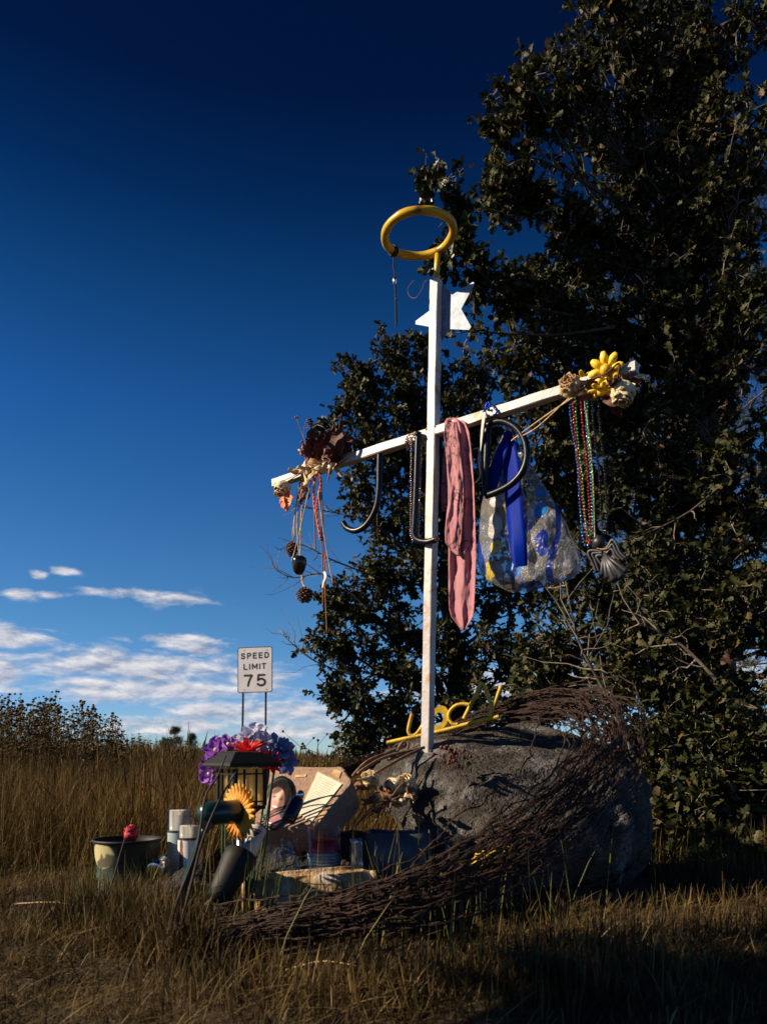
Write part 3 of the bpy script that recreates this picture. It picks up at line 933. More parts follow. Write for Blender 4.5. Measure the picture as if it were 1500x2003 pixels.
# letters J U D
def letter(name, pts, r, closed=False, n=8, off=0.0):
    m = MB(); m.tube(crom([P(x, y, off) for x, y in pts], n, closed), r, 12, closed=closed)
    return m.build(name, [M['blueblack'], M['rust']], cross)
letter('letter_j', [(743, 884), (742, 920), (741, 960), (735, 995), (718, 1025), (697, 1038), (679, 1033), (671, 1022)], 0.0105)
u = letter('letter_u', [(818, 846), (816, 900), (814, 960), (811, 1020), (810, 1044), (817, 1056), (835, 1060), (853, 1055)], 0.0105, off=0.027)
e = P(854, 1055, 0.027)
dm = MB(); dm.lathe([(0.0001, 0), (0.0098, 0), (0.0098, 0.0012), (0.0001, 0.0012)], 12, e, (P(856, 1054, 0.027) - P(846, 1057, 0.027)).normalized()); dm.build('cut_end', M['rust'], cross)
letter('letter_d', [(953, 838), (952, 880), (950, 930), (951, 968)], 0.0112)
letter('letter_d', [(953, 832), (980, 824), (1008, 836), (1026, 862), (1030, 895), (1020, 925), (998, 948), (972, 962), (950, 970)], 0.0105)

# ------------------------------------------------------------------ star behind the post
sc_ = P(872, 613, -0.0172)
SR = 0.124
sV, sN = [], 10
out = []
for i in range(10):
    a = rad(30 - 36 * i)
    r = SR if i % 2 == 0 else SR * 0.46
    if i % 2 == 0:
        for da in (0.05, -0.05):
            out.append((r * 0.97 * math.cos(a + da * 0.9), r * 0.97 * math.sin(a + da * 0.9)))
    else:
        out.append((r * math.cos(a), r * math.sin(a)))
V = [sc_ + TAX * x + Vector((0, 0, y)) for x, y in out]
k = len(V)
Vb = [p - NAX * 0.0016 for p in V]
F = [tuple(range(k)), tuple(range(2 * k - 1, k - 1, -1))] + [(i, i + k, (i + 1) % k + k, (i + 1) % k) for i in range(k)]
star = MB().add(V + Vb, F, 0, False)
star_o = thing('metal_star', 'pale galvanised five-pointed star fixed behind the cross post', 'star', tuple(sc_ - Vector((0, 0, SR))))
star.build('plate', M['galv'], star_o)
mb = MB(); mb.tube([sc_ - NAX * 0.006, sc_ + NAX * 0.004], 0.004, 8); mb.build('bolt', M['galv'], star_o)

# ------------------------------------------------------------------ hanging things
def bead_string(name, label, paths, r, step, mat, cord, group=None, cat='necklace'):
    root = thing(name, label, cat, tuple(paths[0][0]), group)
    bm_, cm = MB(), MB()
    for pts in paths:
        line = crom(pts, 14)
        cm.tube(line, 0.0006, 4)
        acc = 0.0; nxt = 0.0
        for a, b in zip(line[:-1], line[1:]):
            L = (b - a).length
            while nxt <= acc + L:
                q = a.lerp(b, (nxt - acc) / max(L, 1e-6))
                q = q + Vector((random.uniform(-1, 1), random.uniform(-1, 1), 0)) * r * 0.35
                bm_.ball(q, r, 7, 5)
                nxt += step
            acc += L
    o = bm_.build('beads', mat, root); o['kind'] = 'stuff'
    cm.build('string', cord, root)
    return root

def bead_mat(name, c):
    return pm(name, c, None, rough=0.12, metal=0.6, spec=0.9)
M['b_blue'] = bead_mat('blue_bead', (0.10, 0.22, 0.60)); M['b_red'] = bead_mat('red_bead', (0.70, 0.04, 0.02)); M['b_green'] = bead_mat('green_bead', (0.10, 0.50, 0.10))
M['b_pink'] = bead_mat('rose_bead', (0.62, 0.38, 0.36)); M['b_black'] = bead_mat('black_bead', (0.02, 0.018, 0.018)); M['b_blue2'] = bead_mat('cobalt_bead', (0.01, 0.06, 0.5))
def nk(L, Rr, bot, off):
    return [[P(*L[0], -off)] + [P(x, y, off) for x, y in L[0:]] + [P(*bot, off + 0.004)] + [P(x, y, off) for x, y in reversed(Rr)] + [P(*Rr[0], -off)]]
bead_string('bead_necklace', 'string of shiny blue beads hanging from the crossbar end', nk([(1113, 762), (1117, 830), (1128, 900), (1139, 1045)], [(1141, 752), (1146, 830), (1153, 910), (1158, 1045)], (1149, 1066), 0.023), 0.0031, 0.0094, M['b_blue'], M['black_cord'])
bead_string('bead_necklace', 'string of shiny red beads hanging from the crossbar end', nk([(1118, 760), (1123, 830), (1133, 920), (1145, 1030)], [(1134, 754), (1139, 830), (1148, 920), (1154, 1040)], (1151, 1063), 0.026), 0.0031, 0.0092, M['b_red'], M['black_cord'])
bead_string('bead_necklace', 'string of shiny green beads hanging from the crossbar end', nk([(1125, 757), (1127, 830), (1138, 930), (1144, 1010)], [(1147, 750), (1150, 850), (1157, 940), (1160, 1010)], (1152, 1050), 0.029), 0.0031, 0.0096, M['b_green'], M['black_cord'])
bead_string('bead_necklace', 'string of dull black beads hanging beside the coloured strings', nk([(1156, 748), (1160, 830), (1170, 920), (1176, 1010)], [(1167, 744), (1172, 830), (1182, 920), (1186, 1010)], (1182, 1046), 0.022), 0.0036, 0.0082, M['b_black'], M['black_cord'])
bead_string('bead_necklace', 'rose-silver bead string looped beside the letter U', [[P(792, 868, 0.018), P(797, 853, 0.024), P(806, 850, 0.030), P(813, 846, 0.042), P(806, 860, 0.034), P(804, 900, 0.033), P(804, 980, 0.033), P(803, 1040, 0.033), P(808, 1056, 0.03), P(818, 1048, 0.012), P(821, 980, 0.008), P(823, 900, 0.006), P(824, 858, -0.018)],
            [P(797, 880, -0.015), P(795, 862, 0.02), P(803, 856, 0.03), P(801, 872, 0.022)]], 0.0033, 0.0074, M['b_pink'], M['black_cord'])

def cords(name, label, lines, r, mat, cat, group=None, n=5):
    m = MB()
    for ln in lines:
        m.tube(crom(ln, 6), r, n)
    o = m.build(name, mat); return tag(o, label, cat, group)

# halo charm
charm = thing('hanging_charm', 'black cord with an oval silver bead tied to the halo', 'charm', tuple(P(755, 602, 0.19)))
tie = hp[int(72 * 0.5 + 4)]
mb = MB()
best = min(hp, key=lambda q: (q - P(748, 445, 0.1)).length)
tie = best
for s in range(4):
    ring = []
    tg = (hp[(hp.index(best) + 1) % 72] - best).normalized(); a0 = tg.orthogonal().normalized(); b0 = tg.cross(a0)
    for j in range(12):
        an = 2 * math.pi * j / 12
        ring.append(best + tg * (s * 0.004 - 0.006) + (a0 * math.cos(an) + b0 * math.sin(an)) * 0.0155)
    mb.tube(ring, 0.0022, 5, closed=True)
def dn(dx, dz):
    return best + Vector((dx, 0, -dz))
mb.tube(crom([dn(0, 0.012), dn(0.002, 0.05), dn(0.004, 0.09), dn(0.006, 0.16), dn(0.008, 0.25)], 5), 0.0018, 5)
mb.tube(crom([dn(0.003, 0.012), dn(0.000, 0.05), dn(0.006, 0.09), dn(0.008, 0.16), dn(0.012, 0.235)], 5), 0.0018, 5)
mb.ball(dn(0.009, 0.16), 0.004, 8, 5); mb.ball(dn(0.008, 0.252), 0.0028, 7, 5); mb.ball(dn(0.012, 0.238), 0.0028, 7, 5)
mb.build('cord', M['black_cord'], charm)
mb = MB(); mb.ball(dn(0.004, 0.098), 0.0085, 12, 10, sq=(0.85, 0.85, 1.55)); mb.build('bead', M['silver'], charm)
cords('wire_scrap', 'thin curled copper wire sticking out from the post top', [[P(846, 546, 0.012), P(832, 550, 0.015), P(823, 570, 0.015), P(812, 583, 0.015), P(800, 578, 0.015), P(798, 562, 0.015), P(810, 548, 0.015)]], 0.0008, M['rust'], 'wire')

# bandana
def cloth_mat():
    m = bpy.data.materials.new('pink_bandana'); m.use_nodes = True
    nt = m.node_tree; b = nt.nodes['Principled BSDF']; b.inputs['Roughness'].default_value = 0.8
    t = nd(nt, 'ShaderNodeTexCoord')
    uvv = t.outputs['Object']
    nz = nd(nt, 'ShaderNodeTexNoise'); nz.inputs['Scale'].default_value = 24; nt.links.new(uvv, nz.inputs['Vector'])
    sv_ = nd(nt, 'ShaderNodeVectorMath', operation='SCALE'); sv_.inputs[3].default_value = 0.06; nt.links.new(nz.outputs[1], sv_.inputs[0])
    av = nd(nt, 'ShaderNodeVectorMath', operation='ADD'); nt.links.new(uvv, av.inputs[0]); nt.links.new(sv_.outputs[0], av.inputs[1])
    wv = nd(nt, 'ShaderNodeTexVoronoi', feature='DISTANCE_TO_EDGE'); wv.inputs['Scale'].default_value = 30
    nt.links.new(av.outputs[0], wv.inputs['Vector'])
    line = ramp(nt, wv.outputs[0], [(0.0, 1.0), (0.035, 1.0), (0.075, 0.0)])
    n = noise_tex(nt, uvv, 9, 2)
    msk = ramp(nt, n, [(0.50, 0.0), (0.58, 1.0)])
    f = mth(nt, 'MULTIPLY', mth(nt, 'MULTIPLY', line, msk), 0.85)
    n2 = noise_tex(nt, uvv, 5, 3)
    base = ramp(nt, n2, [(0.35, (0.42, 0.165, 0.20)), (0.65, (0.52, 0.235, 0.27))])
    c = mixc(nt, f, base, (0.08, 0.02, 0.03))
    nt.links.new(c, b.inputs['Base Color'])
    tr = nd(nt, 'ShaderNodeBsdfTranslucent'); nt.links.new(c, tr.inputs[0])
    mx = nd(nt, 'ShaderNodeMixShader'); mx.inputs[0].default_value = 0.2
    nt.links.new(b.outputs[0], mx.inputs[1]); nt.links.new(tr.outputs[0], mx.inputs[2])
    nt.links.new(mx.outputs[0], nt.nodes['Material Output'].inputs[0])
    return m
M['bandana'] = cloth_mat()
def cloth(rows_px, offs, ncol, folds, famp, ph, nrow=60):
    ysr = [r[0] for r in rows_px]
    rows = []
    for i in range(nrow + 1):
        y = ysr[0] + (ysr[-1] - ysr[0]) * i / nrow
        l = float(np.interp(y, ysr, [r[1] for r in rows_px])); rr_ = float(np.interp(y, ysr, [r[2] for r in rows_px]))
        o = float(np.interp(y, ysr, offs))
        row = []
        for j in range(ncol + 1):
            t = j / ncol
            f = famp * min(1.0, (rr_ - l) / 46) ** 1.5 * (1 - .45 * i / nrow) * math.sin(folds * t * 2 * math.pi + ph + 0.004 * (y - ysr[0]) + 0.9 * mnoise.noise((y * 0.012, t * 2, ph)))
            f += 0.006 * mnoise.noise((t * 4 + ph, y * 0.03, 2.0)) + 0.004 * mnoise.noise((t * 9 + ph, y * 0.05 + t * 3, 5.0)) + 0.0016 * mnoise.noise((t * 22, y * 0.16, ph))
            row.append(P(l + (rr_ - l) * t, y, o + f))
        rows.append(row)
    return MB().grid(rows)
band = thing('bandana', 'pink printed bandana draped over the crossbar and hanging down', 'bandana', tuple(P(903, 1232, 0.03)))
o = cloth([(818, 874, 900), (824, 870, 908), (845, 869, 917), (880, 872, 921), (950, 876, 927), (1010, 876, 929), (1080, 877, 931), (1150, 877, 929), (1190, 878, 927), (1206, 882, 925), (1233, 903, 909)],
          [0.006, 0.026, 0.034, 0.034, 0.034, 0.034, 0.03, 0.03, 0.03, 0.03, 0.03], 34, 1.9, 0.011, 0.4).build('drape', M['bandana'], band); solid(o, 0.0012)
o = cloth([(826, 871, 893), (850, 868, 897), (900, 873, 903), (960, 880, 907), (1000, 874, 906), (1040, 870, 903), (1062, 871, 901), (1075, 880, 899), (1088, 894, 898)],
          [0.034, 0.05, 0.052, 0.052, 0.054, 0.054, 0.052, 0.05, 0.05], 18, 1.2, 0.006, 2.0).build('front_fold', M['bandana'], band); solid(o, 0.0012)
o = cloth([(817, 878, 900), (840, 872, 906), (900, 866, 890), (960, 862, 880), (1000, 864, 876)], [-0.004, -0.03, -0.036, -0.038, -0.038], 10, 1.2, 0.005, 1.0, 30).build('back_fold', M['bandana'], band); solid(o, 0.0012)
# printed heart on the bandana
hz = []
for i in range(41):
    a = 2 * math.pi * i / 40
    hx = 16 * math.sin(a) ** 3; hy = 13 * math.cos(a) - 5 * math.cos(2 * a) - 2 * math.cos(3 * a) - math.cos(4 * a)
    hz.append(P(882 + hx * 0.38, 860 - hy * 0.62, 0.060))
mb = MB(); mb.tube(hz[:-1], 0.0007, 4, closed=True); mb.build('printed_heart', M['ink'], band)

# clear bag with coloured spots
def bag_mat():
    m = bpy.data.materials.new('clear_printed_plastic'); m.use_nodes = True
    nt = m.node_tree; b = nt.nodes['Principled BSDF']
    b.inputs['Roughness'].default_value = 0.16; b.inputs['Specular IOR Level'].default_value = 0.6
    t = nd(nt, 'ShaderNodeTexCoord')
    v = nd(nt, 'ShaderNodeTexVoronoi'); v.inputs['Scale'].default_value = 13; v.inputs['Randomness'].default_value = 0.85
    nn = nd(nt, 'ShaderNodeTexNoise'); nn.inputs['Scale'].default_value = 9
    nt.links.new(t.outputs['Object'], nn.inputs['Vector'])
    s = nd(nt, 'ShaderNodeVectorMath', operation='SCALE'); s.inputs[3].default_value = 0.05; nt.links.new(nn.outputs[1], s.inputs[0])
    ad = nd(nt, 'ShaderNodeVectorMath', operation='ADD'); nt.links.new(t.outputs['Object'], ad.inputs[0]); nt.links.new(s.outputs[0], ad.inputs[1])
    nt.links.new(ad.outputs[0], v.inputs['Vector'])
    spot = ramp(nt, v.outputs[0], [(0.40, 1.0), (0.43, 0.0)])
    hue = nd(nt, 'ShaderNodeSeparateColor'); nt.links.new(v.outputs[1], hue.inputs[0])
    col = ramp(nt, hue.outputs[0], [(0.0, (0.010, 0.035, 0.34)), (0.22, (0.02, 0.20, 0.60)), (0.30, (0.62, 0.46, 0.06)), (0.66, (0.70, 0.62, 0.34)), (0.76, (0.45, 0.44, 0.42))], 'CONSTANT')
    wv = nd(nt, 'ShaderNodeTexWave'); wv.inputs['Scale'].default_value = 2.6; wv.inputs['Distortion'].default_value = 7; wv.inputs['Detail'].default_value = 1.5
    nt.links.new(t.outputs['Object'], wv.inputs['Vector'])
    sw = ramp(nt, wv.outputs[1], [(0.0, 1.0), (0.05, 1.0), (0.07, 0.0)])
    f = mth(nt, 'MAXIMUM', spot, sw)
    c = mixc(nt, sw, col, (0.008, 0.028, 0.24))
    c = mixc(nt, f, (0.42, 0.41, 0.41), c)
    nt.links.new(c, b.inputs['Base Color'])
    tp = nd(nt, 'ShaderNodeBsdfTransparent'); tp.inputs[0].default_value = (0.93, 0.93, 0.95, 1)
    mx = nd(nt, 'ShaderNodeMixShader')
    fac = mth(nt, 'ADD', mth(nt, 'MULTIPLY', f, 0.58), 0.30)
    nt.links.new(fac, mx.inputs[0]); nt.links.new(tp.outputs[0], mx.inputs[1]); nt.links.new(b.outputs[0], mx.inputs[2])
    nt.links.new(mx.outputs[0], nt.nodes['Material Output'].inputs[0])
    wr = noise_tex(nt, t.outputs['Object'], 26, 5, 0.6, 1.5)
    bp = nd(nt, 'ShaderNodeBump'); bp.inputs['Strength'].default_value = 0.9; bp.inputs['Distance'].default_value = 0.012
    nt.links.new(wr, bp.inputs['Height']); nt.links.new(bp.outputs[0], b.inputs['Normal'])
    return m
bag = thing('plastic_bag', 'clear plastic gift bag printed with blue and yellow spots behind letter D', 'bag', tuple(P(1005, 1158, -0.09)))
sec = [(842, 988, 998), (852, 982, 1004), (872, 972, 1016), (900, 962, 1032), (940, 951, 1058), (980, 943, 1084), (1020, 937, 1104), (1060, 934, 1122), (1095, 934, 1136), (1115, 938, 1138), (1132, 950, 1120), (1146, 970, 1075), (1158, 996, 1030)]
rows = []
NB = 44
for i in range(49):
    y = 842 + (1158 - 842) * i / 48
    l = float(np.interp(y, [s[0] for s in sec], [s[1] for s in sec])); r_ = float(np.interp(y, [s[0] for s in sec], [s[2] for s in sec]))
    row = []
    for j in range(NB):
        a = 2 * math.pi * j / NB
        cxp = (l + r_) / 2; hw = (r_ - l) / 2
        nz = mnoise.noise((math.cos(a) * 1.8, math.sin(a) * 1.8, y * 0.018))
        nz2 = mnoise.noise((math.cos(a) * 6, math.sin(a) * 6, y * 0.05))
        x = cxp + hw * math.cos(a) * (1 + 0.05 * nz + 0.02 * nz2)
        dp = hw / FPX * 2.3 * 0.42 * math.sin(a) * (1 + 0.35 * nz + 0.16 * nz2)
        rows_pt = P(x, y + 5 * nz * math.sin(a), -0.105 + dp)
        row.append(rows_pt)
    row.append(row[0])
    rows.append(row)
MB().grid(rows).build('bag_film', bag_mat(), bag)
mb = MB(); mb.tube(crom([P(990, 846, -0.07), P(988, 838, -0.04), P(992, 828, -0.016), P(996, 818, 0.0)], 5), 0.0022, 6); mb.ball(P(994, 842, -0.06), 0.011, 10, 7, sq=(.8, .8, 1.3)); mb.build('bag_neck', M['white_plastic'], bag)

def strip(pts, widths, n=10, twist=0.0, thick=0.0010):
    """ribbon in the cross plane: pts (px,py,off), widths in px"""
    L = crom([Vector((x, y, o * 1000)) for x, y, o in pts], n)
    k = len(L); rows = []
    for i, q in enumerate(L):
        w = float(np.interp(i / (k - 1), np.linspace(0, 1, len(widths)), widths))
        tg = L[min(i + 1, k - 1)] - L[max(i - 1, 0)]; tn = Vector((tg.y, -tg.x, 0)); tn = tn.normalized() if tn.length > 0 else Vector((1, 0, 0))
        row = []
        for s in (-1, -0.5, 0, 0.5, 1):
            off = q.z / 1000 + twist * s * math.sin(i / k * 5) + 0.0012 * (1 - s * s)
            row.append(P(q.x - tn.x * w * s / -2, q.y - tn.y * w * s / -2, off))
        rows.append(row)
    return MB().grid(rows)
rib = thing('blue_ribbon', 'long royal blue satin ribbon tied at the neck of the bag', 'ribbon', tuple(P(1017, 1110, -0.02)))
o = strip([(994, 850, -0.050), (996, 880, -0.040), (1001, 930, -0.034), (1006, 1000, -0.026), (1012, 1050, -0.022), (1015, 1080, -0.018), (1018, 1108, -0.018)], [14, 30, 33, 33, 33, 32, 27], 10, 0.010).build('tail', M['satin_blue'], rib); solid(o, 0.0008)
o = strip([(992, 850, -0.035), (982, 880, -0.03), (970, 915, -0.028), (958, 965, -0.03)], [10, 20, 24, 22], 8, 0.004).build('tail', M['satin_blue'], rib); solid(o, 0.0008)
mb = MB(); mb.ball(P(993, 850, -0.035), 0.013, 10, 7, sq=(1.2, 1.0, .8)); mb.build('knot', M['satin_blue'], rib)

# white tag ribbon left of D, and cobalt beads on the bar
o = strip([(948, 806, 0.022), (944, 830, 0.026), (940, 870, 0.012), (936, 900, 0.008), (939, 930, 0.010), (928, 945, 0.008)], [7, 5, 3.5, 4, 3.5, 2], 8, 0.004).build('white_ribbon', M['white_plastic']); solid(o, 0.0008)
tag(o, 'narrow white ribbon knotted round the crossbar above letter D', 'ribbon')
mb = MB(); pl = [P(922, 880, 0.004), P(934, 876, 0.004), (P(940, 895, 0.004)), P(936, 915, 0.004), P(926, 908, 0.004)]
mb.tube(pl, 0.0020, 6, closed=True); o = mb.build('plastic_ring', M['white_plastic']); tag(o, 'small translucent white plastic loop hanging beside the pink bandana', 'loop')
bead_string('bead_bracelet', 'cobalt and silver bead cluster wrapped on the bar above letter D', [[P(946, 806, 0.020), P(949, 796, 0.012), P(953, 788, 0.0), P(960, 792, 0.012), P(968, 798, 0.020), P(972, 806, 0.022), P(965, 812, 0.022)], [P(953, 789, 0.01), P(951, 798, 0.02), P(957, 800, 0.02)]], 0.0042, 0.008, M['b_blue2'], M['black_cord'], cat='bracelet')

# angel pendant
ang = thing('angel_pendant', 'pewter angel ornament with spread wings hanging on a thin cord', 'ornament', tuple(P(1200, 1140, 0.02)))
mb = MB(); mb.tube(crom([P(1138, 745, 0.022), P(1143, 790, 0.024), P(1152, 850, 0.024), P(1160, 950, 0.022), P(1163, 1052, 0.020), P(1169, 1060, 0.020)], 6), 0.0019, 6); mb.build('cord', M['tan_petal'], ang)
mb = MB(); mb.ball(P(1171, 1061, 0.02), 0.0180, 16, 12); mb.build('head', M['pewter'], ang)
def wing(lines, plate):
    m = MB()
    for ln in lines:
        k = len(crom([Vector((x, y, 0)) for x, y in ln], 6))
        m.tube(crom([P(x, y, 0.026) for x, y in ln], 6), list(np.linspace(0.0052, 0.0035, k)), 8)
    c = [P(x, y, 0.022) for x, y in plate]; d = [p - NAX * 0.005 for p in c]; k = len(c)
    m.add(c + d, [tuple(range(k)), tuple(range(2 * k - 1, k - 1, -1))] + [(i, i + k, (i + 1) % k + k, (i + 1) % k) for i in range(k)], 0, False)
    return m
wing([[(1178, 1080), (1165, 1077), (1152, 1078), (1151, 1087), (1158, 1100), (1165, 1119)], [(1178, 1082), (1166, 1082), (1158, 1084), (1163, 1096), (1171, 1118)], [(1178, 1086), (1166, 1088), (1171, 1098), (1178, 1108)]],
     [(1178, 1080), (1152, 1079), (1152, 1088), (1165, 1120), (1172, 1119), (1180, 1106)]).build('wing', M['pewter'], ang)
wing([[(1180, 1080), (1190, 1067), (1197, 1056), (1205, 1064), (1212, 1080), (1224, 1092)], [(1182, 1082), (1192, 1071), (1198, 1065), (1204, 1078), (1211, 1088), (1219, 1095)], [(1185, 1084), (1196, 1074), (1202, 1086), (1211, 1096)]],
     [(1180, 1080), (1197, 1057), (1206, 1064), (1224, 1091), (1212, 1096), (1196, 1090)]).build('wing', M['pewter'], ang)
m = MB()
for (x, y, r0, r1) in ((1177, 1126, .004, .0075), (1188, 1132, .005, .0095), (1203, 1137, .006, .0145), (1218, 1130, .006, .0130), (1226, 1118, .004, .009), (1210, 1128, .006, .013)):
    a, b = P(1180, 1083, 0.026), P(x, y, 0.026)
    m.tube([a, a.lerp(b, .5), a.lerp(b, .93), b], [r0 * .6, (r0 + r1) / 2, r1, r1 * .7], 10)
m.build('gown', M['pewter'], ang)
mb = MB()
for i in range(7):
    mb.ball(P(1168 + i * 3, 1074.5 + abs(i - 3) * -.5, 0.034), 0.0022, 6, 4)
mb.build('collar_beads', M['straw'], ang)

# ------------------------------------------------------------------ flowers
def frame(nrm):
    n = Vector(nrm).normalized(); x = n.orthogonal().normalized(); return x, n.cross(x), n

def petal(mb, c, d, n, L, W, cup, droop, mi=0, tip=0.25, pinch=0.0, nu=5, ruf=0.0):
    x = d.cross(n).normalized(); rows = []
    for i in range(nu + 1):
        t = i / nu
        w = W * (math.sin(math.pi * (0.12 + 0.80 * t ** 0.8)) ** 0.8) * (1 if t < 0.99 else tip)
        row = []
        for s in (-1, -0.5, 0, 0.5, 1):
            z = cup * (s * s) * W + droop * t * t * L + ruf * W * math.sin(5 * s + 9 * t)
            row.append(c + d * (t * L) + x * (s * w * 0.5) + n * (z - pinch * abs(s) * W * (1 - t)))
        rows.append(row)
    mb.grid(rows, mi)

def bloom(c, nrm, layers, mat, mats_mid=None, mid_r=0.0):
    """layers: (count, length, width, elevation, cup, droop, ruffle)"""
    x, y, n = frame(nrm); c = Vector(c); mb = MB()
    for li, (cnt, L, W, elv, cup, droop, ruf) in enumerate(layers):
        for i in range(cnt):
            a = 2 * math.pi * (i + 0.5 * (li % 2) + random.uniform(-.15, .15)) / cnt
            out = x * math.cos(a) + y * math.sin(a)
            e = elv + random.uniform(-.1, .1)
            d = (out * math.cos(e) + n * math.sin(e)).normalized(); nn = (n * math.cos(e) - out * math.sin(e)).normalized()
            petal(mb, c + out * mid_r * 0.6, d, nn, L * random.uniform(.88, 1.1), W * random.uniform(.9, 1.1), cup, droop, 0, ruf=ruf)
    return mb

def dried_rose(name, label, c, r, nrm, mat, stem=None, group=None):
    root = thing(name, label, 'dried rose', tuple(Vector(c)), group)
    x, y, n = frame(nrm); c = Vector(c)
    for k, (rr_, h0, h1, cnt) in enumerate(((0.42, -0.1, 1.25, 3), (0.70, -0.45, 1.15, 4), (0.95, -0.85, 0.95, 5), (1.08, -0.95, 0.60, 4))):
        for i in range(cnt):
            a0 = 2 * math.pi * i / cnt + k * 0.7 + random.uniform(-.2, .2)
            span = 2 * math.pi / cnt * 0.72
            rows = []
            for u in range(6):
                t = u / 5
                prof = rr_ * r * (0.35 + 0.65 * math.sin(math.pi * (0.12 + 0.62 * t)))
                row = []
                for s in range(6):
                    q = s / 5 * 2 - 1
                    a = a0 + span * q
                    wob = 1 + 0.24 * mnoise.noise((a * 1.5, t * 2, k + r * 100)) + 0.22 * mnoise.noise((a * 4, t * 5, k + r * 50)) * (0.4 + t)
                    lip = (0.12 * r * (1 - abs(q)) + 0.05 * r * math.sin(6 * q + k)) * (t > 0.9)
                    hgt_ = h0 + (h1 - h0) * t - 0.25 * q * q * t + 0.35 * t * mnoise.noise((a * 2.5, k * 1.3, r * 70))
                    row.append(c + (x * math.cos(a) + y * math.sin(a)) * (prof * wob + lip) + n * (hgt_ * r))
                rows.append(row)
            pe = MB().grid(rows).build('petal', mat, root); solid(pe, 0.0010)
    mb = MB()
    mb.lathe([(0.004, -1.35 * r), (0.40 * r, -0.95 * r), (0.3 * r, -0.6 * r), (0.05 * r, -0.5 * r)], 8, c, n)
    if stem:
        mb.tube(crom([c - n * r * 1.2] + stem, 6), 0.0022, 5)
    mb.build('stem', M['stem'], root)
    return root

def dry_leaf(mb, c, d, n, L, W, curl, mi=0):
    d = Vector(d).normalized(); n = Vector(n); n = (n - d * n.dot(d)).normalized(); x = d.cross(n); rows = []
    for i in range(9):
        t = i / 8; w = W * math.sin(math.pi * (0.06 + 0.90 * t)) * (1 + 0.22 * math.sin(t * 20))
        row = []
        for s in (-1, -.5, 0, .5, 1):
            row.append(Vector(c) + d * L * (t - 0.12 * curl * s * s) + x * (s * w * .5) + n * (curl * (s * s * W * .6 + math.sin(t * 3.2) * L * .3) + 0.008 * mnoise.noise((t * 4, s * 2, L * 90))))
        rows.append(row)
    mb.grid(rows, mi)

# right end of the bar
def plastic_flower(label, px, py, off, nrm, R, cnt=8):
    c = P(px, py, off); root = thing('plastic_flower', label, 'flower', tuple(c))
    x, y, n = frame(nrm)
    for i in range(cnt):
        a = 2 * math.pi * i / cnt + 0.2
        d = x * math.cos(a) + y * math.sin(a)
        rows = []
        mb = MB()
        for u in range(7):
            t = u / 6; w = 0.44 * R * math.sin(math.pi * (0.10 + 0.82 * t)) ** 0.7
            s_ = d.cross(n)
            rows.append([c + d * R * (0.28 + 0.72 * t) + s_ * (w * .5 * q) + n * (R * 0.16 * (1 - q * q) * math.sin(math.pi * min(1, t + .1)) + 0.10 * R * t) for q in (-1, -.6, -.2, .2, .6, 1)])
        mb.grid(rows); pe = mb.build('petal', M['yellow_plastic'], root); solid(pe, 0.002)
    mb = MB(); mb.ball(c + n * 0.004, R * 0.33, 14, 8, sq=(1, 1, 1)); mb.build('centre', M['yellow_dark'], root)
    return root
camdir = (EYEV - P(1185, 725)).normalized()
plastic_flower('yellow plastic daisy standing on the crossbar end', 1185, 724, 0.030, camdir + Vector((-0.25, 0, 0.15)), 0.048)
plastic_flower('yellow plastic daisy seen edge-on between tan rose and larger daisy', 1140, 742, 0.008, Vector((0.3, 0.4, 0.9)), 0.028, 6)
plastic_flower('yellow plastic daisy drooping below the larger daisy', 1176, 764, 0.034, Vector((-0.2, -0.25, -0.9)), 0.036, 7)
dried_rose('dried_rose', 'papery tan dried rose wrapped on the bar left of the daisies', P(1116, 757, 0.030), 0.027, (-0.5, -0.6, 0.35), M['tan_petal'], [P(1130, 760, 0.03), P(1160, 748, 0.03), P(1210, 712, 0.035)])
dried_rose('dried_rose', 'round cream dried rose drooping under the crossbar tip', P(1217, 769, 0.035), 0.028, (-0.15, -0.3, -0.9), M['cream_petal'], [P(1222, 750, 0.03), P(1214, 735, 0.028), P(1208, 712, 0.03)])
cords('straw_pair', 'pair of long dried stems slanting from the bar end to the bag', [[P(1160, 752, 0.03), P(1112, 783, 0.034), P(1060, 818, 0.02), P(1000, 862, 0.0)], [P(1150, 752, 0.03), P(1120, 772, 0.034), P(1050, 836, 0.02), P(1010, 857, 0.0)]], 0.0024, M['straw'], 'stem')
mb = MB()
for i in range(16):
    a = P(random.uniform(1130, 1215), random.uniform(742, 770), random.uniform(0.0, 0.035))
    dry_leaf(mb, a, Vector((random.uniform(-1, 1), random.uniform(-.6, .3), random.uniform(-.9, .5))), (random.uniform(-1, 1), -1, random.uniform(-.3, 1)), random.uniform(.04, .08), random.uniform(.02, .035), random.uniform(-.6, .7))
mb.tube(crom([P(1130, 765, 0.03), P(1150, 745, 0.03), P(1185, 730, 0.045), P(1210, 711, 0.04), P(1206, 745, 0.03), P(1209, 762, 0.02)], 6), 0.0026, 5)
tag(mb.build('dried_foliage', M['maroon_leaf']), 'shrivelled dark leaves and stems bound round the daisies on the bar', 'dried leaves')

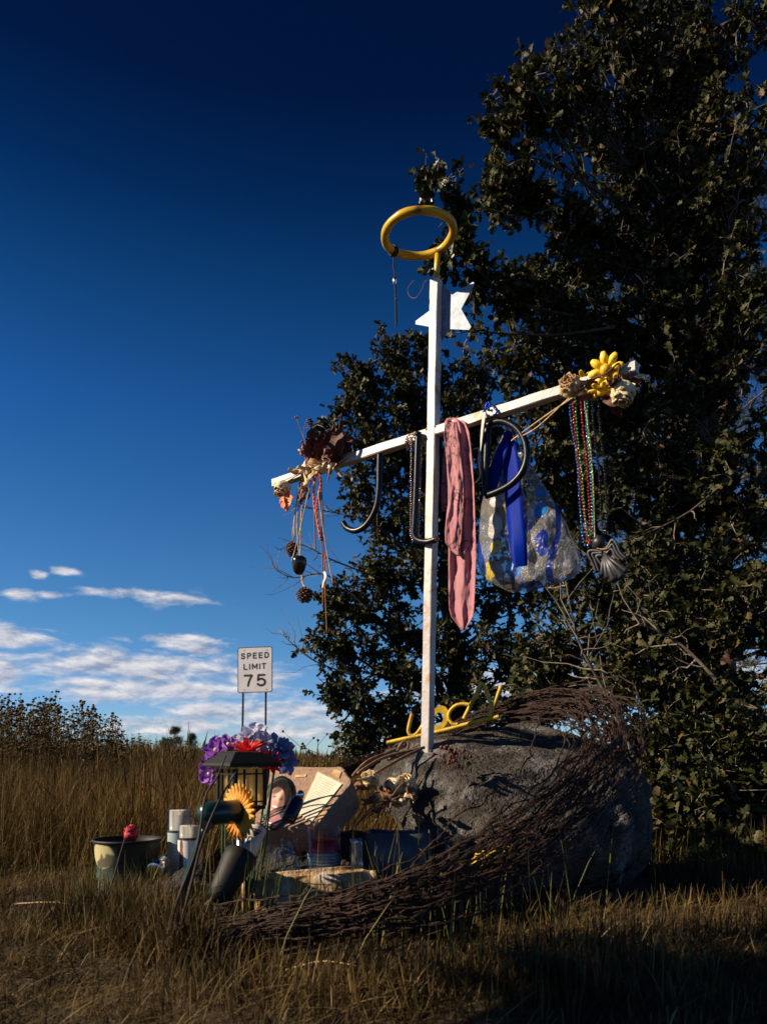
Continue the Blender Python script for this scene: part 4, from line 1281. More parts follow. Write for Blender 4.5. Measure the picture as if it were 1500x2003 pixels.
# left end of the bar
dried_rose('dried_rose', 'cream dried rose hanging at the low end of the crossbar', P(553, 957, 0.024), 0.028, (-0.3, -0.5, -0.75), M['cream_petal'], [P(565, 940, 0.024), P(600, 920, 0.026), P(640, 900, 0.024)])
dried = thing('dried_bouquet', 'dried bouquet of dark red leaves, berries and pale husks bound on the bar', 'bouquet', tuple(P(625, 915, 0.0)))
mb = MB()
for i in range(26):
    a = P(random.uniform(606, 668), random.uniform(862, 905), random.uniform(-0.01, 0.045))
    dry_leaf(mb, a, Vector((random.uniform(-.7, .9), random.uniform(-.6, .3), random.uniform(.1, 1))), (random.uniform(-1, 1), -1, random.uniform(-.3, 1)), random.uniform(.05, .095), random.uniform(.03, .05), random.uniform(-.6, .7))
dry_leaf(mb, P(655, 905, .03), TAX * 0.35 + Vector((0, 0, 1)), NAX, 0.12, 0.075, .25); dry_leaf(mb, P(640, 890, .02), TAX * 0.9 + Vector((0, 0, 0.6)), NAX, 0.10, 0.07, .35)
mb.build('dark_leaves', M['maroon_leaf'], dried)
for i in range(15):
    mb = MB()
    a = P(random.uniform(585, 672), random.uniform(898, 928), random.uniform(0.018, 0.035))
    dry_leaf(mb, a, Vector((random.uniform(-1, .6), -.2, random.uniform(-1, .5))), NAX + Vector((random.uniform(-.6, .6), 0, random.uniform(-.3, .7))), random.uniform(.05, .085), random.uniform(.016, .03), random.uniform(-.9, 1.0))
    solid(mb.build('pale_husk', M['tan_petal' if i % 3 else 'cream_petal'], dried), 0.0008)
mb = MB()
for (x, y) in ((593, 876), (597, 883), (606, 880), (615, 868), (623, 876), (600, 892), (612, 886), (604, 897), (631, 884), (590, 888)):
    mb.ball(P(x, y, random.uniform(.01, .03)), 0.0075, 8, 6, sq=(.85, .85, 1.2))
    mb.tube([P(x, y, .02), P(612 + random.uniform(-8, 8), 912, .02)], 0.001, 4)
mb.build('berries', M['berry'], dried)
mb = MB()
for ln, h in (([(604, 900), (597, 865), (586, 835), (580, 815)], 1), ([(606, 895), (601, 850), (603, 823)], 1), ([(592, 880), (590, 864)], 1), ([(655, 880), (662, 850), (665, 812)], 1), ([(600, 880), (594, 850), (598, 826)], 0)):
    L = [P(x, y, .01) for x, y in ln]
    mb.tube(crom(L, 5), 0.0011, 4)
    for q in range(4 if h else 0):
        mb.ball(L[-1] + Vector((random.uniform(-1, 1), 0, random.uniform(-1, 1))) * 0.005, 0.0035, 6, 4)
mb.build('seed_stalks', M['brown_leaf'], dried)['kind'] = 'stuff'
mb = MB(); mb.tube(crom([P(537, 947, .018), P(560, 938, .022), P(600, 918, .026), P(640, 900, .022), P(600, 915, -.02)], 6), 0.0018, 5); mb.build('binding_twine', M['stem'], dried)

lf = thing('autumn_leaf', 'orange and yellow autumn leaf hanging under the cream rose', 'leaf', tuple(P(560, 1008, 0.02)))
mb = MB(); dry_leaf(mb, P(568, 962, .022), Vector((-.15, 0, -1)), NAX + Vector((0, 0, .2)), 0.075, 0.055, .2); solid(mb.build('blade', M['autumn'], lf), .0006)
mb = MB(); dry_leaf(mb, P(556, 972, .03), Vector((.1, 0, -1)), NAX + Vector((-.5, 0, .2)), 0.05, 0.035, .3); solid(mb.build('blade', M['autumn'], lf), .0006)

def pine_cone(label, c, r, h):
    root = thing('pine_cone', label, 'pine cone', tuple(Vector(c) - Vector((0, 0, h / 2)))); c = Vector(c)
    mb = MB(); mb.lathe([(0.1 * r, -h * .5), (.6 * r, -h * .25), (.66 * r, 0), (.45 * r, h * .3), (.1 * r, h * .5)], 10, c); mb.build('core', M['cone'], root)
    mb = MB(); N = 64
    for i in range(N):
        t = (i + .5) / N; a = i * 2.39996
        z = -h * .46 + h * .9 * t; rr_ = r * (math.sin(math.pi * (0.18 + 0.70 * (1 - t) )) ** .8) * random.uniform(.92, 1.08)
        out = Vector((math.cos(a), math.sin(a), 0)); sd = Vector((-math.sin(a), math.cos(a), 0)); up = Vector((0, 0, 1))
        b0 = c + out * rr_ * .35 + up * z; e0 = c + out * rr_ + up * (z - 0.06 * h); w = r * .30
        V = [b0 - sd * w * .3, b0 + sd * w * .3, e0 + sd * w * .62 - out * r * .1, e0 + out * r * .04, e0 - sd * w * .62 - out * r * .1]
        Vb = [p - up * (0.05 * h) for p in V]
        mb.add(V + Vb, [(0, 1, 2, 3, 4), (9, 8, 7, 6, 5)] + [(k, k + 5, (k + 1) % 5 + 5, (k + 1) % 5) for k in range(5)], 0, False)
    mb.build('scales', M['cone'], root)
    return root
YC = P(575, 1070).y
pine_cone('small brown pine cone on raffia above the black bell', P(571, 1072, 0.004), 0.024, 0.056)
pine_cone('large brown pine cone hanging below the black bell', P(596, 1162, 0.012), 0.032, 0.056)
bell = thing('ornament_bell', 'glossy black bell-shaped ornament hanging on raffia', 'ornament', tuple(P(585, 1124, 0.02)))
bc = P(585, 1106, 0.015)
mb = MB(); mb.lathe([(0.002, .036), (.013, .0345), (.0235, .028), (.0265, .018), (.026, .004), (.0225, -.014), (.0165, -.026), (.010, -.032), (.002, -.034)], 22, bc, (0.06, -.1, 1)); mb.build('shell', M['black_gloss'], bell)
raff = thing('raffia_strands', 'pale raffia and twine strands carrying the cones and bell', 'raffia', tuple(P(590, 1150, .015)))
mb = MB()
for ln in ([(600, 915), (585, 960), (577, 1010), (576, 1050)], [(602, 915), (588, 970), (581, 1020), (584, 1070), (587, 1090)], [(598, 925), (590, 1000), (588, 1060), (588, 1092)], [(612, 930), (600, 980), (584, 1050), (571, 1098)], [(590, 1122), (592, 1135), (594, 1148)], [(592, 1122), (590, 1136), (597, 1148)], [(577, 1010), (573, 1040), (574, 1056)]):
    mb.tube(crom([P(x, y, .014) for x, y in ln], 6), 0.0022, 5)
mb.build('strand', M['straw'], raff)
mb = MB()
for i in range(9):
    x = random.uniform(572, 590)
    dry_leaf(mb, P(590 + random.uniform(-8, 8), 955 + random.uniform(-20, 30), .016), Vector((random.uniform(-.5, .4), 0, -1)), NAX, .05, .012, random.uniform(-.5, .5))
mb.build('husk', M['brown_leaf'], raff)
yarn = thing('orange_yarn', 'twisted orange yarn tassel hanging from the dried bouquet', 'yarn', tuple(P(628, 1060, .01)))
for (ln, r) in (([(618, 925), (614, 960), (615, 990), (622, 1025), (627, 1056)], .0042), ([(625, 925), (627, 950), (622, 975), (619, 1000), (625, 1040)], .0036), ([(636, 1085), (638, 1105), (640, 1116)], .0022)):
    mb = MB(); L = crom([P(x, y, .018) for x, y in ln], 14)
    for s in (0, math.pi):
        mb.tube([p + TAX * math.cos(i * .8 + s) * r * .5 + NAX * math.sin(i * .8 + s) * r * .5 for i, p in enumerate(L)], r * .62, 6)
    mb.build('strand', M['orange_yarn'], yarn)
cords('dried_stalks', 'long thin reddish dried stalks hanging from the bouquet', [[P(614, 930, .014), P(615, 1000, .012), P(617, 1078, .012)], [P(624, 930, .012), P(628, 1010, .012), P(631, 1100, .012), P(632, 1186, .012)], [P(628, 935, .01), P(633, 1060, .01), P(636, 1150, .01), P(640, 1240, .01)]], 0.0026, M['brown_leaf'], 'stalks')
cords('dried_stalk', 'single pale straw hanging slantwise right of the orange yarn', [[P(622, 960, .02), P(636, 1060, .02), P(651, 1142, .02)]], 0.0018, M['straw'], 'stalk')
o = strip([(634, 1118, .02), (637, 1128, .022), (633, 1140, .02), (631, 1150, .02)], [5, 6, 4, 3], 5).build('white_tie', M['white_plastic']); solid(o, .0008); tag(o, 'little white plastic tie knotted on the dried stalks', 'tie')

# ------------------------------------------------------------------ yellow rebar name
def ribbed(path, r, step=0.0055, n=8, closed=False):
    """deformed bar: radius ripples along the length with slanted ribs"""
    L = crom(path, 30, closed)
    acc = [0]
    for a, b in zip(L[:-1], L[1:]): acc.append(acc[-1] + (b - a).length)
    tot = acc[-1]; k = max(8, int(tot / (step / 4)))
    pts, rs = [], []
    j = 0
    for i in range(k + 1):
        s = tot * i / k
        while j < len(acc) - 2 and acc[j + 1] < s: j += 1
        t = (s - acc[j]) / max(1e-9, acc[j + 1] - acc[j])
        pts.append(L[j].lerp(L[j + 1], min(1, t))); rs.append(r * (1.0 + 0.17 * max(0, math.sin(2 * math.pi * s / step))))
    m = MB(); m.tube(pts, rs, n); return m
name_sign = thing('rebar_name_sign', 'yellow name Jody bent from ribbed bar, behind the cross foot', 'name sign', tuple(at(860, 1450, 2.58)))
def Q(px, py):      # the sign stands along a slanting line behind the post
    return at(px, py, 2.56 - 0.14 * (px - 757) / 220)
ribbed([Q(757, 1453), Q(810, 1441), Q(870, 1428), Q(930, 1412), Q(975, 1402)], 0.0068).build('base_bar', M['rebar'], name_sign)
ribbed([Q(806, 1396), Q(800, 1420), Q(799, 1432), Q(806, 1439), Q(816, 1434), Q(828, 1416), Q(836, 1396)], 0.0060).build('letter_j', M['rebar'], name_sign)
ribbed([Q(942, 1334), Q(931, 1358), Q(920, 1380), Q(907, 1406)], 0.0064).build('letter_d', M['rebar'], name_sign)
ribbed([Q(921, 1379), Q(905, 1377), Q(890, 1381), Q(879, 1393), Q(878, 1406), Q(886, 1416), Q(896, 1417)], 0.0060).build('letter_d', M['rebar'], name_sign)
ribbed([Q(947, 1339), Q(954, 1360), Q(961, 1381)], 0.0062).build('letter_y', M['rebar'], name_sign)
ribbed([Q(981, 1340), Q(972, 1364), Q(961, 1394), Q(958, 1402)], 0.0064).build('letter_y', M['rebar'], name_sign)
oc = []
mb = MB(); cq = Q(858, 1406)
ax1 = (Q(866, 1388) - Q(850, 1424)).normalized(); ax2 = Vector((1, -0.35, 0.15)).normalized(); ax2 = (ax2 - ax1 * ax2.dot(ax1)).normalized(); ax3 = ax1.cross(ax2)
rows = []
for i in range(29):
    a = 2 * math.pi * i / 28
    e = ax1 * math.cos(a) * 1.25 + ax2 * math.sin(a) * 0.85
    rows.append([cq + e * 0.018 - ax3 * .004, cq + e * 0.018 + ax3 * .004, cq + e * 0.036 + ax3 * .004, cq + e * 0.036 - ax3 * .004, cq + e * 0.018 - ax3 * .004])
mb.grid(rows, 0, False); mb.build('letter_o', M['rebar'], name_sign)

# ------------------------------------------------------------------ dry things on the boulder's left
cords('dry_reeds', 'flat brown dried reeds lying between the plaque and cross foot', [
    [at(690, 1518, 2.25), at(720, 1488, 2.3), at(770, 1468, 2.36), at(800, 1455, 2.42)], [at(700, 1512, 2.2), at(750, 1482, 2.3), at(830, 1462, 2.36)],
    [at(735, 1512, 2.2), at(790, 1480, 2.28), at(822, 1466, 2.33)], [at(776, 1470, 2.36), at(788, 1452, 2.40), at(798, 1456, 2.40), at(790, 1474, 2.36), at(760, 1486, 2.3)]], 0.0052, M['stem'], 'reeds')
cords('twig_tangle', 'tangle of thin bent twigs under the cream roses', [
    [at(690 + i * 9, 1600 + random.uniform(-25, 30), 2.0), at(730 + i * 5, 1570 + random.uniform(-20, 15), 2.08), at(760 + i * 6, 1545 + random.uniform(-10, 25), 2.15), at(790 + i * 5, 1500 + random.uniform(0, 40), 2.25)] for i in range(9)], 0.0022, M['stem'], 'twigs')
dried_rose('dried_rose', 'open cream dried rose beside the tan plaque block', at(726, 1524, 2.16), 0.021, (-0.6, -0.7, 0.5), M['cream_petal'], [at(735, 1550, 2.15), at(730, 1590, 2.1)])
dried_rose('dried_rose', 'crumpled cream dried rose lying below the foot of the cross', at(772, 1538, 2.18), 0.023, (-0.9, -0.4, 0.2), M['cream_petal'], [at(800, 1545, 2.2), at(815, 1548, 2.22)])
dried_rose('dried_rose', 'large pale dried rose tucked against the boulder by the post', at(795, 1536, 2.2), 0.027, (-0.4, -0.8, 0.6), M['cream_petal'], [at(812, 1560, 2.2), at(790, 1600, 2.15)])
lv = thing('dried_leaves', 'brown curled leaves scattered under the dried roses', 'dried leaves', tuple(at(760, 1560, 2.12)))
for i in range(16):
    mb = MB(); dry_leaf(mb, at(random.uniform(700, 815), random.uniform(1530, 1600), random.uniform(2.05, 2.16)), Vector((random.uniform(-1, 1), random.uniform(-.5, .5), random.uniform(-.9, .6))), (random.uniform(-1, 0), -1, random.uniform(0, 1)), random.uniform(.03, .065), random.uniform(.012, .026), random.uniform(-1, 1))
    solid(mb.build('leaf', M['brown_leaf' if i % 3 else 'tan_petal'], lv), .0007)
mb = MB()
for i in range(46):
    c = at(random.gauss(884, 16), random.gauss(1478, 12), random.uniform(2.12, 2.2)); mb.ball(c, random.uniform(.003, .007), 6, 4)
for i in range(10):
    mb.tube([at(860 + i * 5, 1505, 2.14), at(868 + i * 5 + random.uniform(-8, 8), 1470 + random.uniform(-10, 10), 2.16)], .0012, 4)
tag(mb.build('dried_flower_sprig', M['maroon_leaf']), 'dark red dried flower sprig resting on the boulder right of the post', 'dried flowers')

# ------------------------------------------------------------------ plaque block
def Bp(px, py, off=0.0):
    """point on the block's tilted face"""
    p0 = at(550, 1620, 1.95); p1 = at(550, 1500, 2.15)
    up = (p1 - p0).normalized(); rt = Vector((1, -0.30, 0)).normalized(); n = rt.cross(up).normalized()
    if n.y > 0: n = -n
    d = ray(px, py); t = (p0 + n * off - EYEV).dot(n) / d.dot(n)
    return EYEV + d * t
BN = (Bp(550, 1560, 0.1) - Bp(550, 1560, 0.0)); BN = BN.normalized()
_p = Bp(550, 1560); _n = None
block = thing('plaque_block', 'tan concrete wall block leaning back with a photo and a verse on it', 'block', tuple(at(550, 1625, 2.0)))
up_ = (at(550, 1500, 2.15) - at(550, 1620, 1.95)).normalized(); rt_ = Vector((1, -0.30, 0)).normalized(); BN = rt_.cross(up_).normalized(); BN = BN if BN.y < 0 else -BN
outl = [(484, 1596), (517, 1509), (530, 1502), (669, 1500), (688, 1525), (690, 1534), (622, 1614), (608, 1622), (492, 1622)]
mb = MB()
def dens(pts, k=7):
    o = []
    for a, b in zip(pts, pts[1:] + pts[:1]):
        for i in range(k):
            t = i / k; o.append((a[0] + (b[0] - a[0]) * t, a[1] + (b[1] - a[1]) * t))
    return o
dp = dens(outl)
def jit(x, y, a): return Vector((mnoise.noise((x * .13, y * .13, 1)), mnoise.noise((x * .13, y * .13, 5)), mnoise.noise((x * .13, y * .13, 9)))) * a
fr = [Bp(x, y) + jit(x, y, .004) for x, y in dp]
cen = sum(fr, Vector()) / len(fr)
fr_in = [p.lerp(cen, 0.035) + BN * 0.004 for p in fr]
bk = [p - BN * 0.085 + jit(p.x * 900, p.z * 900, .006) for p in fr]
bkm = [p - BN * 0.04 + jit(p.x * 700, p.z * 700, .006) for p in fr]
k = len(fr)
V = fr_in + fr + bkm + bk; F = [tuple(range(k)), tuple(range(4 * k - 1, 3 * k - 1, -1))]
for r in range(3):
    F += [(r * k + i, (r + 1) * k + i, (r + 1) * k + (i + 1) % k, r * k + (i + 1) % k) for i in range(k)]
mb.add(V, F, 0, False); mb.build('concrete_body', M['paver'], block)
# verse sheet
def paper_mat():
    m = bpy.data.materials.new('printed_verse'); m.use_nodes = True
    nt = m.node_tree; b = nt.nodes['Principled BSDF']; b.inputs['Roughness'].default_value = 0.55
    t = nd(nt, 'ShaderNodeTexCoord'); s = nd(nt, 'ShaderNodeSeparateXYZ'); nt.links.new(t.outputs['UV'], s.inputs[0])
    u, v = s.outputs[0], s.outputs[1]
    row = mth(nt, 'MULTIPLY', v, 19.0); fr_ = mth(nt, 'FRACT', row)
    line = mth(nt, 'MULTIPLY', mth(nt, 'GREATER_THAN', fr_, 0.35), mth(nt, 'LESS_THAN', fr_, 0.75))
    cv = nd(nt, 'ShaderNodeCombineXYZ'); nt.links.new(mth(nt, 'MULTIPLY', u, 60.0), cv.inputs[0]); nt.links.new(mth(nt, 'MULTIPLY', mth(nt, 'FLOOR', row), 7.3), cv.inputs[1])
    wd = mth(nt, 'GREATER_THAN', noise_tex(nt, cv.outputs[0], 1.0, 1), 0.46)
    inn = mth(nt, 'MULTIPLY', mth(nt, 'MULTIPLY', mth(nt, 'GREATER_THAN', u, 0.12), mth(nt, 'LESS_THAN', u, 0.84)), mth(nt, 'MULTIPLY', mth(nt, 'GREATER_THAN', v, 0.08), mth(nt, 'LESS_THAN', v, 0.93)))
    f = mth(nt, 'MULTIPLY', mth(nt, 'MULTIPLY', line, wd), mth(nt, 'MULTIPLY', inn, 0.5))
    n = noise_tex(nt, t.outputs['UV'], 4, 3); base = ramp(nt, n, [(.35, (.74, .66, .52)), (.65, (.82, .75, .62))])
    nt.links.new(mixc(nt, f, base, (.25, .2, .16)), b.inputs['Base Color'])
    return m
def quad_sheet(name, c4, off, mat, parent, th=0.002):
    V = [Bp(x, y, off) for x, y in c4]; Vb = [p - BN * th for p in V]
    mb = MB(); mb.add(V + Vb, [(0, 1, 2, 3), (7, 6, 5, 4), (0, 4, 5, 1), (1, 5, 6, 2), (2, 6, 7, 3), (3, 7, 4, 0)], 0, False)
    o = mb.build(name, mat, parent); uv = o.data.uv_layers.new(name='UVMap'); co = [(0, 1), (1, 1), (1, 0), (0, 0)]
    for l in o.data.loops:
        uv.data[l.index].uv = co[l.vertex_index % 4]
    return o
quad_sheet('verse_sheet', [(622, 1510), (669, 1533), (608, 1609), (585, 1590)], 0.0075, paper_mat(), block)
quad_sheet('sheet_backing', [(621, 1507), (673, 1532), (611, 1613), (582, 1593)], 0.0050, M['straw'], block)
for c4 in ([(653, 1504), (668, 1509), (663, 1522), (648, 1516)], [(577, 1516), (600, 1514), (598, 1519), (578, 1521)], [(552, 1503), (566, 1502), (565, 1511), (552, 1513)], [(621, 1596), (637, 1583), (640, 1588), (624, 1608)]):
    quad_sheet('putty_patch', c4, 0.0062, M['tan_petal'], block, 0.003)
# oval portrait
def portrait_mat():
    m = bpy.data.materials.new('portrait_print'); m.use_nodes = True
    nt = m.node_tree; b = nt.nodes['Principled BSDF']; b.inputs['Roughness'].default_value = 0.22
    t = nd(nt, 'ShaderNodeTexCoord'); s = nd(nt, 'ShaderNodeSeparateXYZ'); nt.links.new(t.outputs['UV'], s.inputs[0])
    u, v = s.outputs[0], s.outputs[1]
    def ell(cx, cy, rx, ry, soft=0.12, rot=0.0):
        du, dv = mth(nt, 'SUBTRACT', u, cx), mth(nt, 'SUBTRACT', v, cy)
        c, s_ = math.cos(rot), math.sin(rot)
        a = mth(nt, 'DIVIDE', mth(nt, 'ADD', mth(nt, 'MULTIPLY', du, c), mth(nt, 'MULTIPLY', dv, s_)), rx)
        e = mth(nt, 'DIVIDE', mth(nt, 'SUBTRACT', mth(nt, 'MULTIPLY', dv, c), mth(nt, 'MULTIPLY', du, s_)), ry)
        d = mth(nt, 'ADD', mth(nt, 'MULTIPLY', a, a), mth(nt, 'MULTIPLY', e, e))
        return mth(nt, 'DIVIDE', mth(nt, 'SUBTRACT', 1 + soft, d), 2 * soft, clamp=True)
    c = (0.10, 0.11, 0.09)
    n = noise_tex(nt, t.outputs['UV'], 6, 3)
    col = ramp(nt, n, [(.3, (.05, .06, .05)), (.7, (.14, .12, .10))])
    col = mixc(nt, ell(0.32, 0.10, 0.42, 0.24), col, (.16, .22, .17))      # collar
    col = mixc(nt, ell(0.58, 0.14, 0.26, 0.14), col, (.45, .20, .25))      # blouse
    col = mixc(nt, ell(0.50, 0.64, 0.42, 0.34, .1), col, (.018, .016, .015))   # hair
    col = mixc(nt, ell(0.48, 0.28, 0.15, 0.16), col, (.55, .27, .22))      # neck
    col = mixc(nt, ell(0.44, 0.50, 0.31, 0.29, .10, -.12), col, (.78, .46, .36))  # face
    col = mixc(nt, mth(nt, 'MULTIPLY', ell(0.30, 0.44, 0.16, 0.20, .5), .5), col, (.72, .32, .42))
    col = mixc(nt, mth(nt, 'MULTIPLY', ell(0.40, 0.62, 0.14, 0.09, .6), .6), col, (.90, .70, .58))
    for ex in (0.33, 0.60):
        col = mixc(nt, mth(nt, 'MULTIPLY', ell(ex, 0.575, 0.080, 0.026, .6, .15), .7), col, (.06, .03, .03))
        col = mixc(nt, mth(nt, 'MULTIPLY', ell(ex, 0.622, 0.09, 0.012, .7, .15), .4), col, (.12, .06, .05))
    col = mixc(nt, mth(nt, 'MULTIPLY', ell(0.45, 0.47, 0.05, 0.03, .6), .4), col, (.5, .22, .20))
    col = mixc(nt, mth(nt, 'MULTIPLY', ell(0.46, 0.375, 0.15, 0.048, .3, .12), .9), col, (.50, .12, .16))
    col = mixc(nt, mth(nt, 'MULTIPLY', ell(0.46, 0.382, 0.12, 0.026, .3, .12), .95), col, (.90, .85, .82))
    col = mixc(nt, mth(nt, 'MULTIPLY', ell(0.66, 0.56, 0.12, 0.26, .7, -.2), .75), col, (.05, .03, .028))
    col = mixc(nt, mth(nt, 'MULTIPLY', ell(0.36, 0.72, 0.20, 0.07, .6, .5), .8), col, (.03, .022, .02))
    nt.links.new(col, b.inputs['Base Color'])
    return m
oval_c = (543, 1568); axl = (15, -48); axs = (26, 11)
def oval(name, off0, off1, k0, mat, dome=0.0, uvs=False):
    mb = MB(); rings = []
    fr_ = [0.0, 0.35, 0.7, 0.9, 1.0]
    V = [Bp(*oval_c, off1 + dome)]; uvl = [(0.5, 0.5)]
    NN = 40
    for q in fr_[1:]:
        for i in range(NN):
            a = 2 * math.pi * i / NN; cx, sx = math.sin(a) * q * k0, math.cos(a) * q * k0
            V.append(Bp(oval_c[0] + axs[0] * cx + axl[0] * sx, oval_c[1] + axs[1] * cx + axl[1] * sx, off1 + dome * (1 - q * q))); uvl.append((0.5 + 0.5 * math.sin(a) * q, 0.5 + 0.5 * math.cos(a) * q))
    F = [(0, 1 + i, 1 + (i + 1) % NN) for i in range(NN)]
    for r in range(3):
        F += [(1 + r * NN + i, 1 + (r + 1) * NN + i, 1 + (r + 1) * NN + (i + 1) % NN, 1 + r * NN + (i + 1) % NN) for i in range(NN)]
    b0 = len(V)
    for i in range(NN):
        V.append(V[1 + 3 * NN + i] - BN * (off1 - off0)); uvl.append(uvl[1 + 3 * NN + i])
    F += [(1 + 3 * NN + i, b0 + i, b0 + (i + 1) % NN, 1 + 3 * NN + (i + 1) % NN) for i in range(NN)]
    mb.add(V, F, 0, True); o = mb.build(name, mat, block)
    if uvs:
        uv = o.data.uv_layers.new(name='UVMap')
        for l in o.data.loops: uv.data[l.index].uv = uvl[l.vertex_index]
    return o
oval('portrait_oval', 0.006, 0.013, 0.93, portrait_mat(), 0.004, True)
oval('oval_rim', 0.0, 0.0105, 1.03, M['pewter'], 0.0)

# ------------------------------------------------------------------ small bottle against the block
def can(name, label, a, b, prof, mats_prof, cat, n=28):
    """turned thing from a (base) to b (top); prof list of (part name, material, [(r, t)])"""
    root = thing(name, label, cat, tuple(a)); ax = (Vector(b) - Vector(a)); H = ax.length
    for nm, mt, pr in prof:
        mb = MB(); mb.lathe([(r, t * H) for r, t in pr], n, a, ax); mb.build(nm, mt, root)
    return root
M['navy'] = pm('navy_foil', (0.012, 0.018, 0.05), (0.02, 0.03, 0.08), 20, 0.3, 0.3)
can('small_bottle', 'small navy bottle with a silver cap leaning on the plaque between photo and verse', at(564, 1604, 1.83), at(590, 1550, 1.885), [
    ('body', M['navy'], [(.001, 0), (.015, 0), (.017, .06), (.017, .62), (.014, .74), (.010, .80), (.001, .80)]), ('cap', M['silver'], [(.001, .801), (.0095, .801), (.0095, .97), (.0085, 1.0), (.001, 1.0)])], None, 'bottle')

# ------------------------------------------------------------------ lantern
LC = at(472, 1577, 1.80); LC = Vector((LC.x, 1.80, LC.z))
lan = thing('solar_lantern', 'square black solar garden lantern with amber panes on a steel stake', 'lantern', (LC.x, LC.y, 0.0))
TH = rad(40); e1 = Vector((math.cos(TH), math.sin(TH), 0)); e2 = Vector((-math.sin(TH), math.cos(TH), 0)); ez = Vector((0, 0, 1))
zb, zt, hs = LC.z, LC.z + 0.090, 0.041
def frustum(mb, c, z0, s0, z1, s1, mi=0):
    V = [c + e1 * (a * s0) + e2 * (b * s0) + ez * z0 for a, b in ((-1, -1), (1, -1), (1, 1), (-1, 1))] + [c + e1 * (a * s1) + e2 * (b * s1) + ez * z1 for a, b in ((-1, -1), (1, -1), (1, 1), (-1, 1))]
    mb.add(V, [(3, 2, 1, 0), (4, 5, 6, 7)] + [(i, (i + 1) % 4, (i + 1) % 4 + 4, i + 4) for i in range(4)], mi, False)
c0 = Vector((LC.x, LC.y, 0))
mb = MB(); frustum(mb, c0, zt + .002, .0665, zt + .004, .0675); frustum(mb, c0, zt + .004, .0675, zt + .010, .0665); frustum(mb, c0, zt + .010, .0660, zt + .036, .036); bev(mb.build('cap', M['black_plastic'], lan), .0015)
mb = MB(); frustum(mb, c0, zt + .0365, .030, zt + .038, .030); mb.build('solar_panel', M['panel'], lan)
mb = MB(); frustum(mb, c0, zb - .022, .020, zb - .006, .034); frustum(mb, c0, zb - .006, hs, zb + .002, hs); mb.build('base', M['black_plastic'], lan)
for (u, v) in ((e1, e2), (e2, e1)):
    for s in (-1, 1):
        fc = c0 + v * (s * (hs - .004))
        mb = MB()
        # fluted pane
        NP = 25; rows = []
        for z in (zb + .004, zt - .001):
            rows.append([fc + u * ((i / (NP - 1) * 2 - 1) * (hs - .003)) + v * (s * .0016 * math.cos(i * 1.05)) + ez * z for i in range(NP)])
        mb.grid(rows); pane_o = mb.build('pane', M['amber'], lan)
        fo = c0 + v * (s * (hs + .0005))
        for q in (-1, -.42, .42, 1):
            mb = MB(); w = .0040 if abs(q) == 1 else .0020
            mb.box(fo + u * (q * (hs - .0035)) + ez * ((zb + zt) / 2), (u * w, v * .0022, ez * ((zt - zb) / 2 - .003))); mb.build('upright', M['black_plastic'], pane_o)
        for zz in (zb + .012, zt - .014):
            mb = MB(); mb.box(fo + ez * zz, (u * (hs - .0005), v * .0016, ez * .0018)); mb.build('crossrail', M['black_plastic'], pane_o)
mb = MB(); mb.tube([Vector((c0.x, c0.y, -.05)), Vector((c0.x, c0.y, zb - .02))], .0105, 14); mb.build('stake', M['silver'], lan)

# ------------------------------------------------------------------ silk flowers behind the lantern
def petal_mat(name, a, b, edge=None):
    m = island_mat(name, [(0, a), (1, b)], 0.65, 0.25, 0.3); return m
M['purple'] = petal_mat('purple_silk', (.16, .035, .36), (.40, .16, .58)); M['lav'] = petal_mat('lavender_silk', (.34, .36, .66), (.72, .70, .80))
M['bluesilk'] = petal_mat('blue_silk', (.10, .13, .34), (.22, .27, .52)); M['redsilk'] = petal_mat('red_silk', (.52, .012, .012), (.75, .035, .025)); M['stemgreen'] = pm('green_plastic_stem', (.02, .06, .015), None, rough=.6)
def silk(label, px, py, Y, nrm, layers, mat, midmat, rmid=.006):
    Y -= .10; c = at(px, py, Y); g = Vector((-.36 + (c.x + .36) * .25, Y + .02, hgt(-.36, Y)))
    root = thing('silk_flower', label, 'silk flower', tuple(g))
    x, y, n = frame(nrm)
    for li, (cnt, L, W, elv, cup, droop, ruf) in enumerate(layers):
        for i in range(cnt):
            a = 2 * math.pi * (i + 0.5 * (li % 2) + random.uniform(-.18, .18)) / cnt
            o_ = x * math.cos(a) + y * math.sin(a); e = elv + random.uniform(-.15, .15)
            d = (o_ * math.cos(e) + n * math.sin(e)).normalized(); nn = (n * math.cos(e) - o_ * math.sin(e)).normalized()
            mb = MB(); petal(mb, c + o_ * rmid * .5, d, nn, L * random.uniform(.85, 1.12), W * random.uniform(.85, 1.15), cup, droop, 0, ruf=ruf, nu=6)
            mb.build('petal', mat, root)
    mb = MB(); mb.ball(c + n * .003, rmid, 8, 6)
    mb.build('centre', midmat, root)
    mb = MB(); mb.tube(crom([c - n * .004, c - n * .04 + Vector((0, 0, -.03)), g.lerp(c, .4), g], 6), .0025, 6); mb.build('stem', M['stemgreen'], root)
    return root
lay = [(6, .040, .030, .25, .25, -.15, .10), (5, .030, .024, .75, .25, -.1, .10)]
silk('purple silk bloom at the outer end of the bunch above the lantern', 424, 1468, 1.99, (-.5, -.7, .45), lay, M['purple'], M['cream_petal'])
silk('purple silk bloom tucked against the red flower above the lantern', 447, 1458, 2.03, (.1, -.7, .7), [(6, .034, .026, .3, .25, -.15, .1)], M['purple'], M['cream_petal'])
silk('drooping purple silk bloom under the eave of the lantern', 412, 1512, 1.99, (-.6, -.6, -.3), [(6, .036, .028, .3, .25, -.15, .1)], M['purple'], M['cream_petal'])
